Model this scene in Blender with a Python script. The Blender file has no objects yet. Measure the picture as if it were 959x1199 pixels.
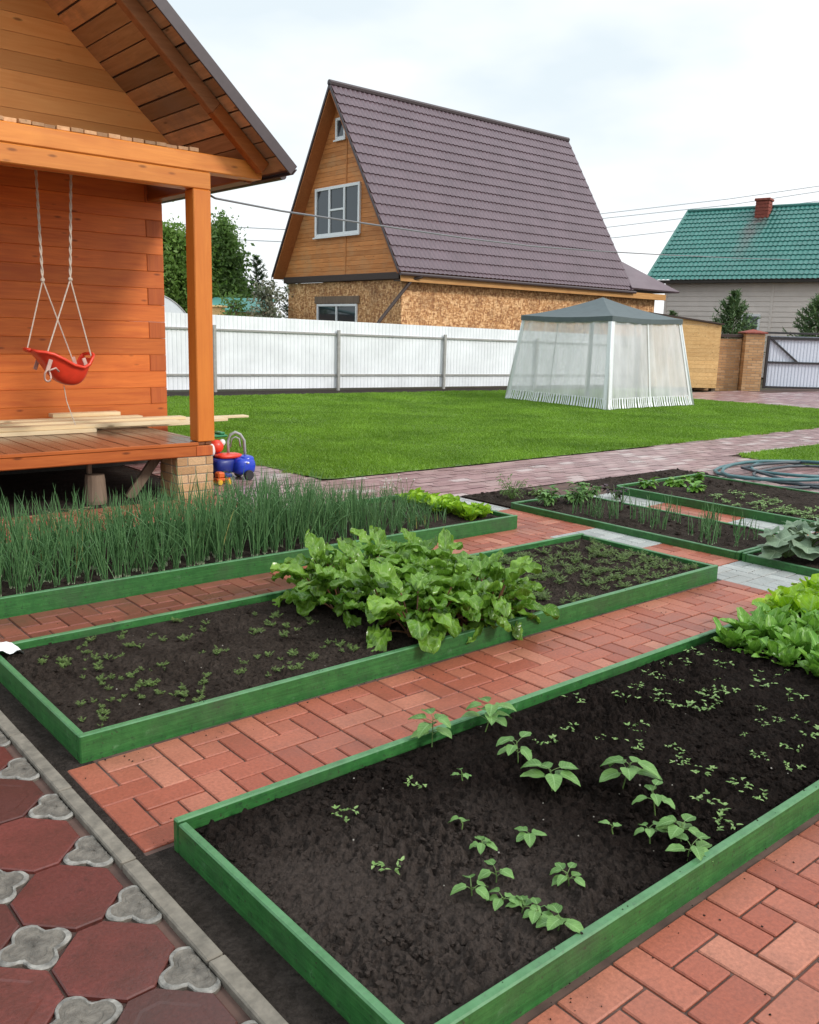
import bpy, math, random
import numpy as np
from mathutils import Vector, Matrix, noise
random.seed(7)
PI = math.pi
sc = bpy.context.scene
COL = sc.collection
R = random.uniform

# ------------------------------------------------------------------ mesh builder
class MB:
    def __init__(s):
        s.v = []; s.f = []; s.uv = []; s.mi = []
    def add(s, vs, fs, mi=0, uvs=None):
        o = len(s.v)
        s.v.extend([tuple(p) for p in vs])
        for k, f in enumerate(fs):
            s.f.append([i + o for i in f]); s.mi.append(mi)
            s.uv.append([uvs[i] for i in f] if uvs else None)
    def cbox(s, lo, hi, b=0.004, M=None, mi=0):
        x = (lo[0], hi[0]); y = (lo[1], hi[1]); z = (lo[2], hi[2])
        b = min(b, (x[1]-x[0])*.45, (y[1]-y[0])*.45, (z[1]-z[0])*.45)
        V = []; idx = {}
        for i in (0, 1):
            for j in (0, 1):
                for k in (0, 1):
                    c = (x[i], y[j], z[k]); sg = (1-2*i, 1-2*j, 1-2*k)
                    for a in range(3):
                        p = [c[q] + (0 if q == a else sg[q]*b) for q in range(3)]
                        idx[(i, j, k, a)] = len(V); V.append(p)
        F = []
        for a in range(3):
            o1, o2 = (a+1) % 3, (a+2) % 3
            for sd in (0, 1):
                q = []
                for (u, w) in ((0, 0), (1, 0), (1, 1), (0, 1)):
                    t = [0, 0, 0]; t[a] = sd; t[o1] = u; t[o2] = w
                    q.append(idx[(t[0], t[1], t[2], a)])
                F.append(q if sd else q[::-1])
        for a in range(3):          # edges running along axis a
            o1, o2 = (a+1) % 3, (a+2) % 3
            for u in (0, 1):
                for w in (0, 1):
                    t0 = [0, 0, 0]; t0[o1] = u; t0[o2] = w
                    t1 = list(t0); t1[a] = 1
                    F.append([idx[(*t0, o1)], idx[(*t0, o2)], idx[(*t1, o2)], idx[(*t1, o1)]])
        for i in (0, 1):
            for j in (0, 1):
                for k in (0, 1):
                    F.append([idx[(i, j, k, a)] for a in range(3)])
        if M is not None: V = [M @ Vector(p) for p in V]
        s.add(V, F, mi)
    def tube(s, pts, rad, n=8, mi=0, cap=True):
        pts = [Vector(p) for p in pts]
        if not hasattr(rad, '__len__'): rad = [rad]*len(pts)
        V = []; F = []
        ref = Vector((0.31, 0.17, 0.93)).normalized()
        for i, p in enumerate(pts):
            d = (pts[min(i+1, len(pts)-1)] - pts[max(i-1, 0)]).normalized()
            a = d.cross(ref)
            if a.length < 1e-3: a = d.cross(Vector((1, 0, 0)))
            a.normalize(); b = d.cross(a)
            for k in range(n):
                t = 2*PI*k/n
                V.append(p + (a*math.cos(t) + b*math.sin(t))*rad[i])
        for i in range(len(pts)-1):
            for k in range(n):
                k2 = (k+1) % n
                F.append([i*n+k, i*n+k2, (i+1)*n+k2, (i+1)*n+k])
        if cap:
            F.append(list(range(n))[::-1]); F.append([(len(pts)-1)*n+k for k in range(n)])
        s.add(V, F, mi)
    def lathe(s, prof, c, n=20, M=None, mi=0):
        V = []; F = []
        for (r, z) in prof:
            for k in range(n):
                t = 2*PI*k/n; V.append(Vector((r*math.cos(t), r*math.sin(t), z)))
        for i in range(len(prof)-1):
            for k in range(n):
                k2 = (k+1) % n; F.append([i*n+k, i*n+k2, (i+1)*n+k2, (i+1)*n+k])
        if M is not None: V = [M @ p for p in V]
        s.add([p + Vector(c) for p in V], F, mi)
    def blob(s, c, r, n=6, m=4, jit=0.2, mi=0, sq=1.0):
        V = [(c[0], c[1], c[2]+r*sq)]; F = []
        for i in range(1, m):
            ph = PI*i/m
            for k in range(n):
                t = 2*PI*k/n; q = r*(1+R(-jit, jit))
                V.append((c[0]+q*math.sin(ph)*math.cos(t), c[1]+q*math.sin(ph)*math.sin(t), c[2]+q*math.cos(ph)*sq))
        V.append((c[0], c[1], c[2]-r*sq)); L = len(V)-1
        for k in range(n): F.append([0, 1+k, 1+(k+1) % n])
        for i in range(m-2):
            for k in range(n):
                F.append([1+i*n+k, 1+(i+1)*n+k, 1+(i+1)*n+(k+1) % n, 1+i*n+(k+1) % n])
        for k in range(n): F.append([L, 1+(m-2)*n+(k+1) % n, 1+(m-2)*n+k])
        s.add(V, F, mi)
    def poly(s, pts, mi=0): s.add(pts, [list(range(len(pts)))], mi)
    def prism(s, pts, off, mi=0):
        n = len(pts); off = Vector(off)
        V = [Vector(p) for p in pts] + [Vector(p)+off for p in pts]
        F = [list(range(n))[::-1], [n+i for i in range(n)]]
        for i in range(n): F.append([i, (i+1) % n, n+(i+1) % n, n+i])
        s.add(V, F, mi)

OFF = {}
def obj(name, mb, mats, parent=None, smooth=False, kind=None):
    o0 = Vector((0, 0, 0))
    if parent is not None: o0 = OFF.get(parent.name, Vector((0, 0, 0)))
    me = bpy.data.meshes.new(name)
    me.from_pydata([(p[0]-o0.x, p[1]-o0.y, p[2]-o0.z) for p in mb.v], [], mb.f)
    if not isinstance(mats, (list, tuple)): mats = [mats]
    for m in mats: me.materials.append(m)
    if len(mats) > 1: me.polygons.foreach_set('material_index', mb.mi)
    if any(u is not None for u in mb.uv):
        ul = me.uv_layers.new(name='UVMap'); flat = []
        for f, u in zip(mb.f, mb.uv):
            if u is None: flat += [0.5, 0.5]*len(f)
            else:
                for q in u: flat += [q[0], q[1]]
        ul.data.foreach_set('uv', flat)
    if smooth: me.polygons.foreach_set('use_smooth', [True]*len(me.polygons))
    me.update()
    ob = bpy.data.objects.new(name, me); COL.objects.link(ob)
    if parent is not None:
        ob.parent = parent
        OFF[ob.name] = o0
    if kind: ob['kind'] = kind
    return ob
def thing(name, label, cat, loc=(0, 0, 0), group=None):
    o = bpy.data.objects.new(name, None); COL.objects.link(o)
    o.empty_display_size = .1
    o.location = loc; OFF[o.name] = Vector(loc)
    o['label'] = label; o['category'] = cat
    if group: o['group'] = group
    return o
def tag(o, label, cat, group=None):
    o['label'] = label; o['category'] = cat
    if group: o['group'] = group
    return o
def dup(root, loc, rz=0., s=1., label=None, group=None):
    r = root.copy(); COL.objects.link(r)
    r.location = loc; r.rotation_euler = (0, 0, rz); r.scale = (s, s, s)
    if label: r['label'] = label
    if group: r['group'] = group
    for ch in list(root.children):
        c = ch.copy(); COL.objects.link(c); c.parent = r
        for g in ch.children:
            d = g.copy(); COL.objects.link(d); d.parent = c
    return r

# ------------------------------------------------------------------ materials
class NT:
    def __init__(s, name):
        s.m = bpy.data.materials.new(name); s.m.use_nodes = True
        s.t = s.m.node_tree; s.n = s.t.nodes; s.l = s.t.links
        s.b = s.n['Principled BSDF']; s.out = s.n['Material Output']
    def node(s, ty, **kw):
        n = s.n.new(ty)
        for k, v in kw.items():
            if k.startswith('i_'):
                n.inputs[k[2:].replace('_', ' ')].default_value = v
            else: setattr(n, k, v)
        return n
    def link(s, a, b): s.l.new(a, b)
    def coord(s, scale=(1, 1, 1), island=False):
        tc = s.node('ShaderNodeTexCoord'); mp = s.node('ShaderNodeMapping')
        mp.inputs['Scale'].default_value = scale
        if island:
            g = s.node('ShaderNodeNewGeometry')
            m = s.node('ShaderNodeVectorMath', operation='SCALE'); m.inputs[0].default_value = (17.3, 9.1, 23.7)
            s.link(g.outputs['Random Per Island'], m.inputs['Scale'])
            a = s.node('ShaderNodeVectorMath', operation='ADD')
            s.link(tc.outputs['Object'], a.inputs[0]); s.link(m.outputs[0], a.inputs[1])
            s.link(a.outputs[0], mp.inputs['Vector'])
        else: s.link(tc.outputs['Object'], mp.inputs['Vector'])
        return mp.outputs[0]
    def noise(s, vec, scale, detail=5, rough=.55, dist=0.):
        n = s.node('ShaderNodeTexNoise'); n.inputs['Scale'].default_value = scale
        n.inputs['Detail'].default_value = detail; n.inputs['Roughness'].default_value = rough
        n.inputs['Distortion'].default_value = dist
        if vec is not None: s.link(vec, n.inputs['Vector'])
        return n.outputs['Fac']
    def ramp(s, fac, stops):
        r = s.node('ShaderNodeValToRGB'); e = r.color_ramp.elements
        while len(e) < len(stops): e.new(0.5)
        for k, (p, c) in enumerate(stops):
            e[k].position = p; e[k].color = (*c, 1) if len(c) == 3 else c
        s.link(fac, r.inputs['Fac']); return r.outputs['Color']
    def island(s):
        return s.node('ShaderNodeNewGeometry').outputs['Random Per Island']
    def mix(s, a, b, fac, mode='MIX'):
        m = s.node('ShaderNodeMix', data_type='RGBA', blend_type=mode)
        for k, v in ((0, fac), (6, a), (7, b)):
            if hasattr(v, 'links') or isinstance(v, bpy.types.NodeSocket): s.link(v, m.inputs[k])
            else: m.inputs[k].default_value = v if k == 0 else (*v, 1)
        return m.outputs[2]
    def math(s, op, a, b=0.):
        m = s.node('ShaderNodeMath', operation=op)
        for k, v in ((0, a), (1, b)):
            if isinstance(v, bpy.types.NodeSocket): s.link(v, m.inputs[k])
            else: m.inputs[k].default_value = v
        return m.outputs[0]
    def bump(s, h, strength=.3, dist=.01):
        b = s.node('ShaderNodeBump'); b.inputs['Strength'].default_value = strength; b.inputs['Distance'].default_value = dist
        s.link(h, b.inputs['Height']); s.link(b.outputs[0], s.b.inputs['Normal'])
    def base(s, c):
        if isinstance(c, bpy.types.NodeSocket): s.link(c, s.b.inputs['Base Color'])
        else: s.b.inputs['Base Color'].default_value = (*c, 1)
    def rough(s, r):
        if isinstance(r, bpy.types.NodeSocket): s.link(r, s.b.inputs['Roughness'])
        else: s.b.inputs['Roughness'].default_value = r

def sc3(c, k): return tuple(min(1, x*k) for x in c)
def simple(name, c, rough=.6, var=.25, nscale=20, metal=0., bump=0.):
    t = NT(name); v = t.coord()
    n = t.noise(v, nscale)
    t.base(t.ramp(n, [(.3, sc3(c, 1-var)), (.7, sc3(c, 1+var*.5))])); t.rough(rough)
    t.b.inputs['Metallic'].default_value = metal
    if bump: t.bump(t.noise(v, nscale*4), bump, .004)
    return t.m
def wood(name, light, dark, axis='X', rough=.45, knots=True, var=.35, spec=.4, weather=None):
    t = NT(name)
    s = {'X': (1.2, 16, 16), 'Y': (16, 1.2, 16), 'Z': (16, 16, 1.2)}[axis]
    v = t.coord(s, island=True)
    g1 = t.noise(v, 1.6, 6, .6, .6); 
    col = t.ramp(g1, [(.25, dark), (.5, tuple((a*.55+b*.45) for a, b in zip(light, dark))), (.72, light)])
    isl = t.ramp(t.island(), [(0, (1-var,)*3), (1, (1+var*.25,)*3)])
    col = t.mix(col, isl, 1., 'MULTIPLY')
    big = t.noise(t.coord((1.4, 1.4, 1.4), True), 1.3, 3)
    col = t.mix(col, sc3(dark, .8), t.ramp(big, [(.5, (0, 0, 0)), (.78, (.55,)*3)]))
    if knots:
        k = {'X': (2.2, 7, 7), 'Y': (7, 2.2, 7), 'Z': (7, 7, 2.2)}[axis]
        vo = t.node('ShaderNodeTexVoronoi'); vo.inputs['Scale'].default_value = 1.5
        t.link(t.coord(k, island=True), vo.inputs['Vector'])
        col = t.mix(col, sc3(dark, .35), t.ramp(vo.outputs['Distance'], [(.06, (.85,)*3), (.15, (0, 0, 0))]))
    if weather:
        w = t.noise(t.coord((.8, .8, .8)), 2.2, 6, .7)
        col = t.mix(col, weather, t.ramp(w, [(.48, (0, 0, 0)), (.7, (.7,)*3)]))
    t.base(col); t.rough(rough); t.b.inputs['Specular IOR Level'].default_value = spec
    t.bump(g1, .25, .004)
    return t.m
def leafmat(name, c1, c2, rough=.45, trans=.25, vein=False, scale=30, back=None):
    t = NT(name)
    col = t.ramp(t.island(), [(0, c1), (1, c2)])
    n = t.noise(t.coord(), scale, 4)
    col = t.mix(col, t.ramp(n, [(.3, (.62, .66, .6)), (.7, (1.15, 1.12, 1.1))]), 1., 'MULTIPLY')
    if vein:
        uv = t.node('ShaderNodeTexCoord').outputs['UV']
        sx = t.node('ShaderNodeSeparateXYZ'); t.link(uv, sx.inputs[0])
        d = t.math('ABSOLUTE', t.math('SUBTRACT', sx.outputs[0], .5))
        mid = t.ramp(d, [(.02, (.8,)*3), (.05, (0, 0, 0))])
        w = t.math('SINE', t.math('ADD', t.math('MULTIPLY', sx.outputs[1], 44.), t.math('MULTIPLY', d, -22.)))
        side = t.ramp(w, [(.8, (0, 0, 0)), (.98, (.5,)*3)])
        col = t.mix(col, back or sc3(c2, 1.7), mid); col = t.mix(col, back or sc3(c2, 1.5), side)
    t.base(col); t.rough(rough)
    t.b.inputs['Specular IOR Level'].default_value = .35
    if trans:
        tr = t.node('ShaderNodeBsdfTranslucent'); t.link(t.mix(col, (.9, 1, .35), .35, 'MULTIPLY'), tr.inputs['Color'])
        mx = t.node('ShaderNodeMixShader'); mx.inputs[0].default_value = trans
        t.link(t.b.outputs[0], mx.inputs[1]); t.link(tr.outputs[0], mx.inputs[2]); t.link(mx.outputs[0], t.out.inputs['Surface'])
    return t.m

M = {}
M['wall_wood'] = wood('stained_log_wood', (.86, .235, .042), (.6, .12, .021), 'X', .45, True, .3)
M['log_end'] = wood('stained_log_end', (.64, .16, .032), (.46, .09, .018), 'Z', .55, False, .25)
M['beam_wood'] = wood('stained_beam_wood', (.84, .31, .058), (.64, .19, .03), 'X', .4, True, .25)
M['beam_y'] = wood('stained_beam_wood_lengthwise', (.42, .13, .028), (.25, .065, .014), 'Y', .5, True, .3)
M['post_wood'] = wood('stained_post_wood', (.78, .25, .038), (.64, .17, .024), 'Z', .38, False, .2)
M['deckbeam_wood'] = wood('stained_deck_edge_wood', (.55, .15, .032), (.34, .072, .015), 'X', .4, True, .2)
M['deck_wood'] = wood('deck_board_wood', (.26, .1, .05), (.12, .045, .022), 'Y', .22, False, .45, .6)
M['gable_wood'] = wood('gable_board_wood', (.95, .46, .15), (.85, .34, .09), 'X', .55, True, .3)
M['soffit_wood'] = wood('soffit_board_wood', (.8, .46, .24), (.52, .27, .12), 'Y', .6, True, .6, .3, (.3, .2, .14))
M['rafter_wood'] = wood('rafter_wood', (.48, .2, .08), (.3, .11, .04), 'X', .55, True, .2)
M['rafter_red'] = wood('rafter_wood_fresh_stain', (.5, .15, .03), (.3, .07, .015), 'X', .5, False, .2)
M['rawboard'] = wood('raw_pine_wood', (.86, .72, .48), (.72, .52, .28), 'X', .6, True, .15)
M['oldwood'] = wood('old_grey_wood', (.28, .2, .14), (.14, .095, .065), 'Z', .8, True, .3)
M['gable2'] = wood('gable_board_brown_wood', (.68, .28, .09), (.48, .165, .045), 'Y', .6, True, .25, .3, (.5, .28, .13))
M['barge'] = wood('barge_board_orange_wood', (.46, .17, .05), (.3, .09, .025), 'Y', .6, False, .2)
M['fascia2'] = wood('fascia_orange_wood', (.62, .34, .12), (.45, .2, .06), 'X', .55, False, .15)
M['shed_wood'] = wood('shed_pine_wood', (.82, .54, .24), (.62, .34, .12), 'X', .55, True, .2)
def osb():
    t = NT('strand_board')
    v = t.coord((1, 1, 1))
    vo = t.node('ShaderNodeTexVoronoi'); vo.inputs['Scale'].default_value = 5.; t.link(t.coord((2.2, 2.2, 5)), vo.inputs['Vector'])
    vo2 = t.node('ShaderNodeTexVoronoi'); vo2.inputs['Scale'].default_value = 7.; t.link(t.coord((4, 4, 1.5)), vo2.inputs['Vector'])
    sx = t.node('ShaderNodeSeparateColor'); t.link(vo.outputs['Color'], sx.inputs[0])
    sy = t.node('ShaderNodeSeparateColor'); t.link(vo2.outputs['Color'], sy.inputs[0])
    f = t.math('MULTIPLY', t.math('ADD', sx.outputs[0], sy.outputs[1]), .5)
    col = t.ramp(f, [(.15, (.26, .1, .036)), (.5, (.54, .27, .1)), (.85, (.84, .54, .28))])
    col = t.mix(col, (.2, .09, .035), t.ramp(t.noise(v, 1.6, 5, .7), [(.5, (0, 0, 0)), (.72, (.8,)*3)]))
    t.base(col); t.rough(.7); return t.m
M['osb'] = osb()
def paint_green():
    t = NT('green_board_paint'); v = t.coord((1, 1, 1), True)
    n = t.noise(t.coord((3, 3, 3)), 6, 6, .7)
    col = t.ramp(n, [(.3, (.018, .1, .022)), (.7, (.04, .165, .038))])
    sp = t.noise(t.coord((1, 1, 1)), 46, 3, .6)
    col = t.mix(col, (.018, .04, .02), t.ramp(sp, [(.60, (0, 0, 0)), (.68, (.65,)*3)]))
    wr = t.noise(t.coord((1.5, 1.5, 1.5)), 9, 8, .75)
    col = t.mix(col, (.17, .3, .17), t.ramp(wr, [(.6, (0, 0, 0)), (.74, (.5,)*3)]))
    gr = t.noise(t.coord((2.2, 2.2, 60)), 2., 4, .6)
    col = t.mix(col, t.ramp(gr, [(.3, (.7,)*3), (.65, (1.12,)*3)]), 1., 'MULTIPLY')
    ms = t.noise(t.coord(), 75, 2, .5)
    col = t.mix(col, (.035, .026, .02), t.ramp(ms, [(.66, (0, 0, 0)), (.7, (.8,)*3)]))
    dirt = t.noise(t.coord(), 3.1, 5, .6)
    col = t.mix(col, (.05, .06, .04), t.ramp(dirt, [(.5, (0, 0, 0)), (.75, (.55,)*3)]))
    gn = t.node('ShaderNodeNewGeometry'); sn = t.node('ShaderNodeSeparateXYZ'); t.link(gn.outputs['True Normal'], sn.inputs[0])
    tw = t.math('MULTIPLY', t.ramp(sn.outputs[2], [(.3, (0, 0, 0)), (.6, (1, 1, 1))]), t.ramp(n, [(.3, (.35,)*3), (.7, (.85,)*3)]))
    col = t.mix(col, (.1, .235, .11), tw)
    t.base(col); t.rough(.45); t.b.inputs['Specular IOR Level'].default_value = .4
    t.bump(t.math('ADD', t.noise(t.coord((30, 30, 30)), 1.5, 4), gr), .3, .004); return t.m
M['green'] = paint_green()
def soilmat(name, dark, light, dry=None):
    t = NT(name); v = t.coord()
    n1 = t.noise(v, 9, 8, .7); n2 = t.noise(v, 70, 5, .7)
    col = t.ramp(n1, [(.3, dark), (.7, light)])
    col = t.mix(col, t.ramp(n2, [(.3, (.5,)*3), (.7, (1.35,)*3)]), 1., 'MULTIPLY')
    if dry:
        (cx, cy, r), dc = dry
        ps = t.node('ShaderNodeNewGeometry').outputs['Position']
        d = t.node('ShaderNodeVectorMath', operation='DISTANCE'); t.link(ps, d.inputs[0]); d.inputs[1].default_value = (cx, cy, .06)
        dd = t.math('ADD', d.outputs['Value'], t.math('MULTIPLY', t.math('SUBTRACT', n1, .5), .55))
        f = t.ramp(dd, [(r*.45, (.95,)*3), (r, (0, 0, 0))])
        col = t.mix(col, t.mix(dc, t.ramp(n2, [(.3, (.55,)*3), (.75, (1.5,)*3)]), 1., 'MULTIPLY'), f)
    t.base(col); t.rough(.95); t.b.inputs['Specular IOR Level'].default_value = .06
    t.bump(t.math('ADD', n2, t.math('MULTIPLY', t.noise(v, 190, 4, .75), .6)), 1., .014); return t.m
M['soil'] = soilmat('wet_black_soil', (.009, .0062, .005), (.026, .0185, .0155), ((1.25, 1.4, .72), (.062, .048, .041)))
M['soil2'] = soilmat('dark_brown_soil', (.024, .017, .0135), (.064, .049, .04))
M['dirt'] = soilmat('trodden_grey_dirt', (.03, .024, .02), (.062, .05, .044))
M['ground'] = soilmat('bare_ground', (.07, .062, .045), (.12, .11, .08))
def brick(name, stops, dirtc=(.06, .04, .035), wet=.5, rough=.55, dloc=None):
    t = NT(name); v = t.coord()
    col = t.ramp(t.island(), stops)
    n = t.noise(v, 90, 4, .7); m = t.noise(v, 2.3, 6, .65); k = t.noise(v, 14, 6, .7)
    col = t.mix(col, t.ramp(n, [(.3, (.74,)*3), (.7, (1.18,)*3)]), 1., 'MULTIPLY')
    col = t.mix(col, dirtc, t.ramp(m, [(.45, (0, 0, 0)), (.75, (wet,)*3)]))
    col = t.mix(col, sc3(dirtc, .6), t.ramp(k, [(.58, (0, 0, 0)), (.75, (wet*.7,)*3)]))
    t.base(col); t.rough(t.ramp(m, [(.35, (rough,)*3), (.7, (rough*.6,)*3)])); t.b.inputs['Specular IOR Level'].default_value = .4
    t.bump(n, .25, .003); return t.m
M['redbrick'] = brick('red_concrete_paver', [(0, (.27, .066, .036)), (.4, (.325, .088, .05)), (.8, (.365, .115, .068)), (1, (.42, .16, .1))], (.14, .05, .033))
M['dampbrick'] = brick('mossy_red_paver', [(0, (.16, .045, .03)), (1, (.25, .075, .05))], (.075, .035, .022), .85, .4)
M['greybrick'] = brick('grey_concrete_paver', [(0, (.3, .31, .3)), (1, (.42, .43, .41))], (.17, .16, .14))
M['pinkbrick'] = brick('pink_concrete_paver', [(0, (.26, .135, .135)), (.5, (.33, .185, .18)), (.85, (.39, .25, .235)), (.92, (.45, .34, .32)), (1, (.5, .4, .38))], (.17, .1, .095), .5, .4)  # palest stops put the wet glints into the colour of random blocks
M['joint'] = simple('sandy_joint', (.1, .055, .042), .9, .5, 9)
M['decored'] = brick('red_decor_tile', [(0, (.075, .026, .021)), (.5, (.122, .029, .023)), (1, (.155, .04, .032))], (.045, .026, .02), .9, .42)
M['decogrey'] = simple('grey_decor_tile', (.14, .122, .1), .6, .5, 26, 0, .5)
M['decorim'] = simple('worn_white_tile_rim', (.24, .225, .2), .6, .65, 34, 0, .3)
M['kerb'] = simple('kerb_concrete', (.19, .165, .132), .8, .4, 25, 0, .4)
M['lawn'] = simple('lawn_soil_green', (.1, .18, .016), .9, .4, 3)
M['grass'] = leafmat('grass_blade', (.142, .285, .021), (.24, .4, .045), .5, .35, scale=.9)
M['onion'] = leafmat('onion_leaf', (.075, .18, .065), (.155, .3, .12), .35, .1, scale=6)
M['oniondry'] = leafmat('onion_leaf_yellowing', (.3, .3, .08), (.42, .36, .14), .5, .1, scale=6)
M['onionbase'] = simple('onion_white_stem', (.3, .36, .22), .5)
M['chard'] = leafmat('beet_leaf', (.1, .235, .022), (.23, .41, .055), .2, .3, True, 25, (.28, .42, .12))
M['stalk'] = simple('beet_red_stalk', (.16, .07, .035), .4)
M['lettuce'] = leafmat('lettuce_leaf', (.24, .46, .015), (.38, .6, .03), .4, .3, True, 30, (.36, .55, .15))
M['lettuce2'] = leafmat('spinach_leaf', (.11, .29, .03), (.19, .38, .05), .35, .25, True, 30, (.3, .48, .13))
M['bean'] = leafmat('bean_leaf', (.09, .2, .045), (.17, .32, .09), .5, .2, True, 30, (.24, .4, .15))
M['carrot'] = leafmat('carrot_leaf', (.11, .18, .045), (.2, .29, .085), .5, .15)
M['weed'] = leafmat('seedling_leaf', (.12, .23, .05), (.26, .38, .14), .5, .15)
M['squash'] = leafmat('squash_leaf', (.12, .19, .11), (.22, .3, .2), .5, .15, True, 20, (.3, .38, .26))
M['stem'] = simple('green_stem', (.12, .2, .05), .5)
M['purple'] = leafmat('purple_leaf', (.03, .012, .018), (.06, .02, .03), .4, .1)
M['flower'] = simple('white_flower', (.7, .7, .65), .6)
M['birch'] = leafmat('tree_leaf', (.15, .27, .055), (.26, .4, .1), .5, .45)
M['birch2'] = leafmat('tree_leaf_dark', (.11, .21, .055), (.19, .3, .09), .5, .45)
M['needle'] = leafmat('conifer_needle', (.03, .07, .028), (.07, .13, .045), .6, .1)
M['needle2'] = leafmat('young_pine_needle', (.06, .125, .05), (.16, .25, .1), .6, .1)
M['greybush'] = leafmat('grey_bush_leaf', (.09, .13, .06), (.3, .28, .22), .6, .2)
M['bark'] = simple('bark', (.12, .09, .065), .9, .4, 15)
def metal_roof(name, c):
    t = NT(name); v = t.coord()
    col = t.ramp(t.noise(v, 1.5, 4), [(.3, sc3(c, .86)), (.7, sc3(c, 1.1))]); t.base(col)
    t.rough(t.ramp(t.noise(t.coord((.5, 1.5, .5)), 1.2, 5, .65), [(.3, (.3,)*3), (.7, (.5,)*3)])); t.b.inputs['Specular IOR Level'].default_value = .5; return t, col
t_, c_ = metal_roof('brown_metal_tile', (.125, .085, .1)); M['roofbrown'] = t_.m
t_, c_ = metal_roof('green_metal_tile', (.028, .15, .125))
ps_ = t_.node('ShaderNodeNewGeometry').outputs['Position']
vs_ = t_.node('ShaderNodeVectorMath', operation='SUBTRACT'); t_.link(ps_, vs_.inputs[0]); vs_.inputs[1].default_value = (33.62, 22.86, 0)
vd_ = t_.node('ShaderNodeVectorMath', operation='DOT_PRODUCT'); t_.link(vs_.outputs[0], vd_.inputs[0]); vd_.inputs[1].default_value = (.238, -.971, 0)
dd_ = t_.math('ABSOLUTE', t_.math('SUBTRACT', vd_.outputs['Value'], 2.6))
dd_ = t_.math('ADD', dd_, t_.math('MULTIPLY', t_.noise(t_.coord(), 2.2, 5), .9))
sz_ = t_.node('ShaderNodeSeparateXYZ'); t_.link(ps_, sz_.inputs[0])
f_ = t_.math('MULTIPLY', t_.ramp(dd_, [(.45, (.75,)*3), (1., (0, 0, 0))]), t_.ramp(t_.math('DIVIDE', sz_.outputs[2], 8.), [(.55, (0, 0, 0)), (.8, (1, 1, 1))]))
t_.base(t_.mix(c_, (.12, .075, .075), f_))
M['roofgreen'] = t_.m
M['roofedge'] = simple('dark_brown_metal_edge', (.06, .042, .045), .45, .15)
M['whitemetal'] = simple('white_profiled_metal', (.84, .86, .89), .4, .13, 1.6)
M['galv'] = simple('grey_galvanised_rail', (.36, .35, .33), .5, .2, 12)
M['browntrim'] = simple('dark_brown_trim', (.045, .026, .02), .6, .2)
M['whiteframe'] = simple('white_window_frame', (.75, .76, .76), .4, .05)
M['chimney'] = simple('red_chimney_brick', (.25, .055, .035), .8, .4, 14)
M['siding'] = simple('beige_vinyl_siding', (.7, .61, .55), .55, .08, 2)
M['yellowbrick'] = brick('yellow_clinker_brick', [(0, (.42, .24, .11)), (.6, (.55, .34, .17)), (1, (.62, .42, .24))], (.25, .14, .07), .4, .7)
M['wallbrick'] = brick('orange_clinker_brick', [(0, (.38, .2, .085)), (.6, (.48, .27, .12)), (1, (.55, .33, .17))], (.25, .14, .07), .4, .7)
M['mortar'] = simple('mortar', (.3, .26, .2), .9)
M['gateframe'] = simple('dark_gate_frame', (.025, .022, .024), .45, .2)
M['gatepanel'] = simple('pale_blue_gate_sheet', (.6, .64, .72), .4, .06)
M['canopy'] = simple('grey_green_tent_fabric', (.085, .108, .112), .7, .12, 6)
M['tentpole'] = simple('white_tent_pole', (.68, .7, .7), .4, .05)
M['red_plastic'] = simple('red_plastic', (.75, .05, .02), .35, .1)
M['blue_plastic'] = simple('blue_plastic', (.015, .05, .48), .25, .1)
M['darkblue_plastic'] = simple('dark_blue_plastic', (.012, .025, .2), .35, .1)
M['green_plastic'] = simple('green_plastic', (.02, .2, .07), .35, .1)
M['white_plastic'] = simple('white_plastic', (.75, .75, .73), .4, .06)
M['yellow_plastic'] = simple('yellow_plastic', (.7, .4, .03), .35, .1)
M['orange_plastic'] = simple('orange_plastic', (.65, .12, .02), .35, .1)
M['grey_plastic'] = simple('grey_plastic', (.35, .35, .34), .35, .1)
M['black_plastic'] = simple('black_plastic', (.02, .02, .022), .5, .1)
M['catch'] = simple('pale_pink_strap', (.55, .36, .3), .5)
M['rope'] = simple('pale_rope', (.62, .52, .42), .8, .2, 60)
M['hose_teal'] = simple('teal_rubber_hose', (.045, .13, .14), .4, .15)
M['hose_dark'] = simple('dark_rubber_hose', (.03, .045, .055), .4, .15)
M['cable'] = simple('grey_cable', (.16, .16, .17), .6, .1)
M['cable_pale'] = simple('pale_cable', (.5, .52, .54), .6, .1)
M['dark'] = simple('dark_foundation', (.05, .042, .036), .9, .3)
M['straw'] = simple('dry_straw', (.4, .32, .18), .8, .3)
M['stone'] = simple('pale_pebble', (.32, .29, .25), .8, .4, 50)
M['teal_roof'] = simple('teal_roof_sheet', (.1, .33, .28), .5, .15)
M['poly'] = simple('white_greenhouse_film', (.7, .73, .74), .35, .06)
def glass():
    t = NT('window_glass'); t.base((.03, .037, .045)); t.rough(.06); t.b.inputs['Specular IOR Level'].default_value = .8; return t.m
M['glass'] = glass()
M['curtain'] = simple('pale_curtain', (.45, .5, .53), .7, .3, 4)
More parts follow.
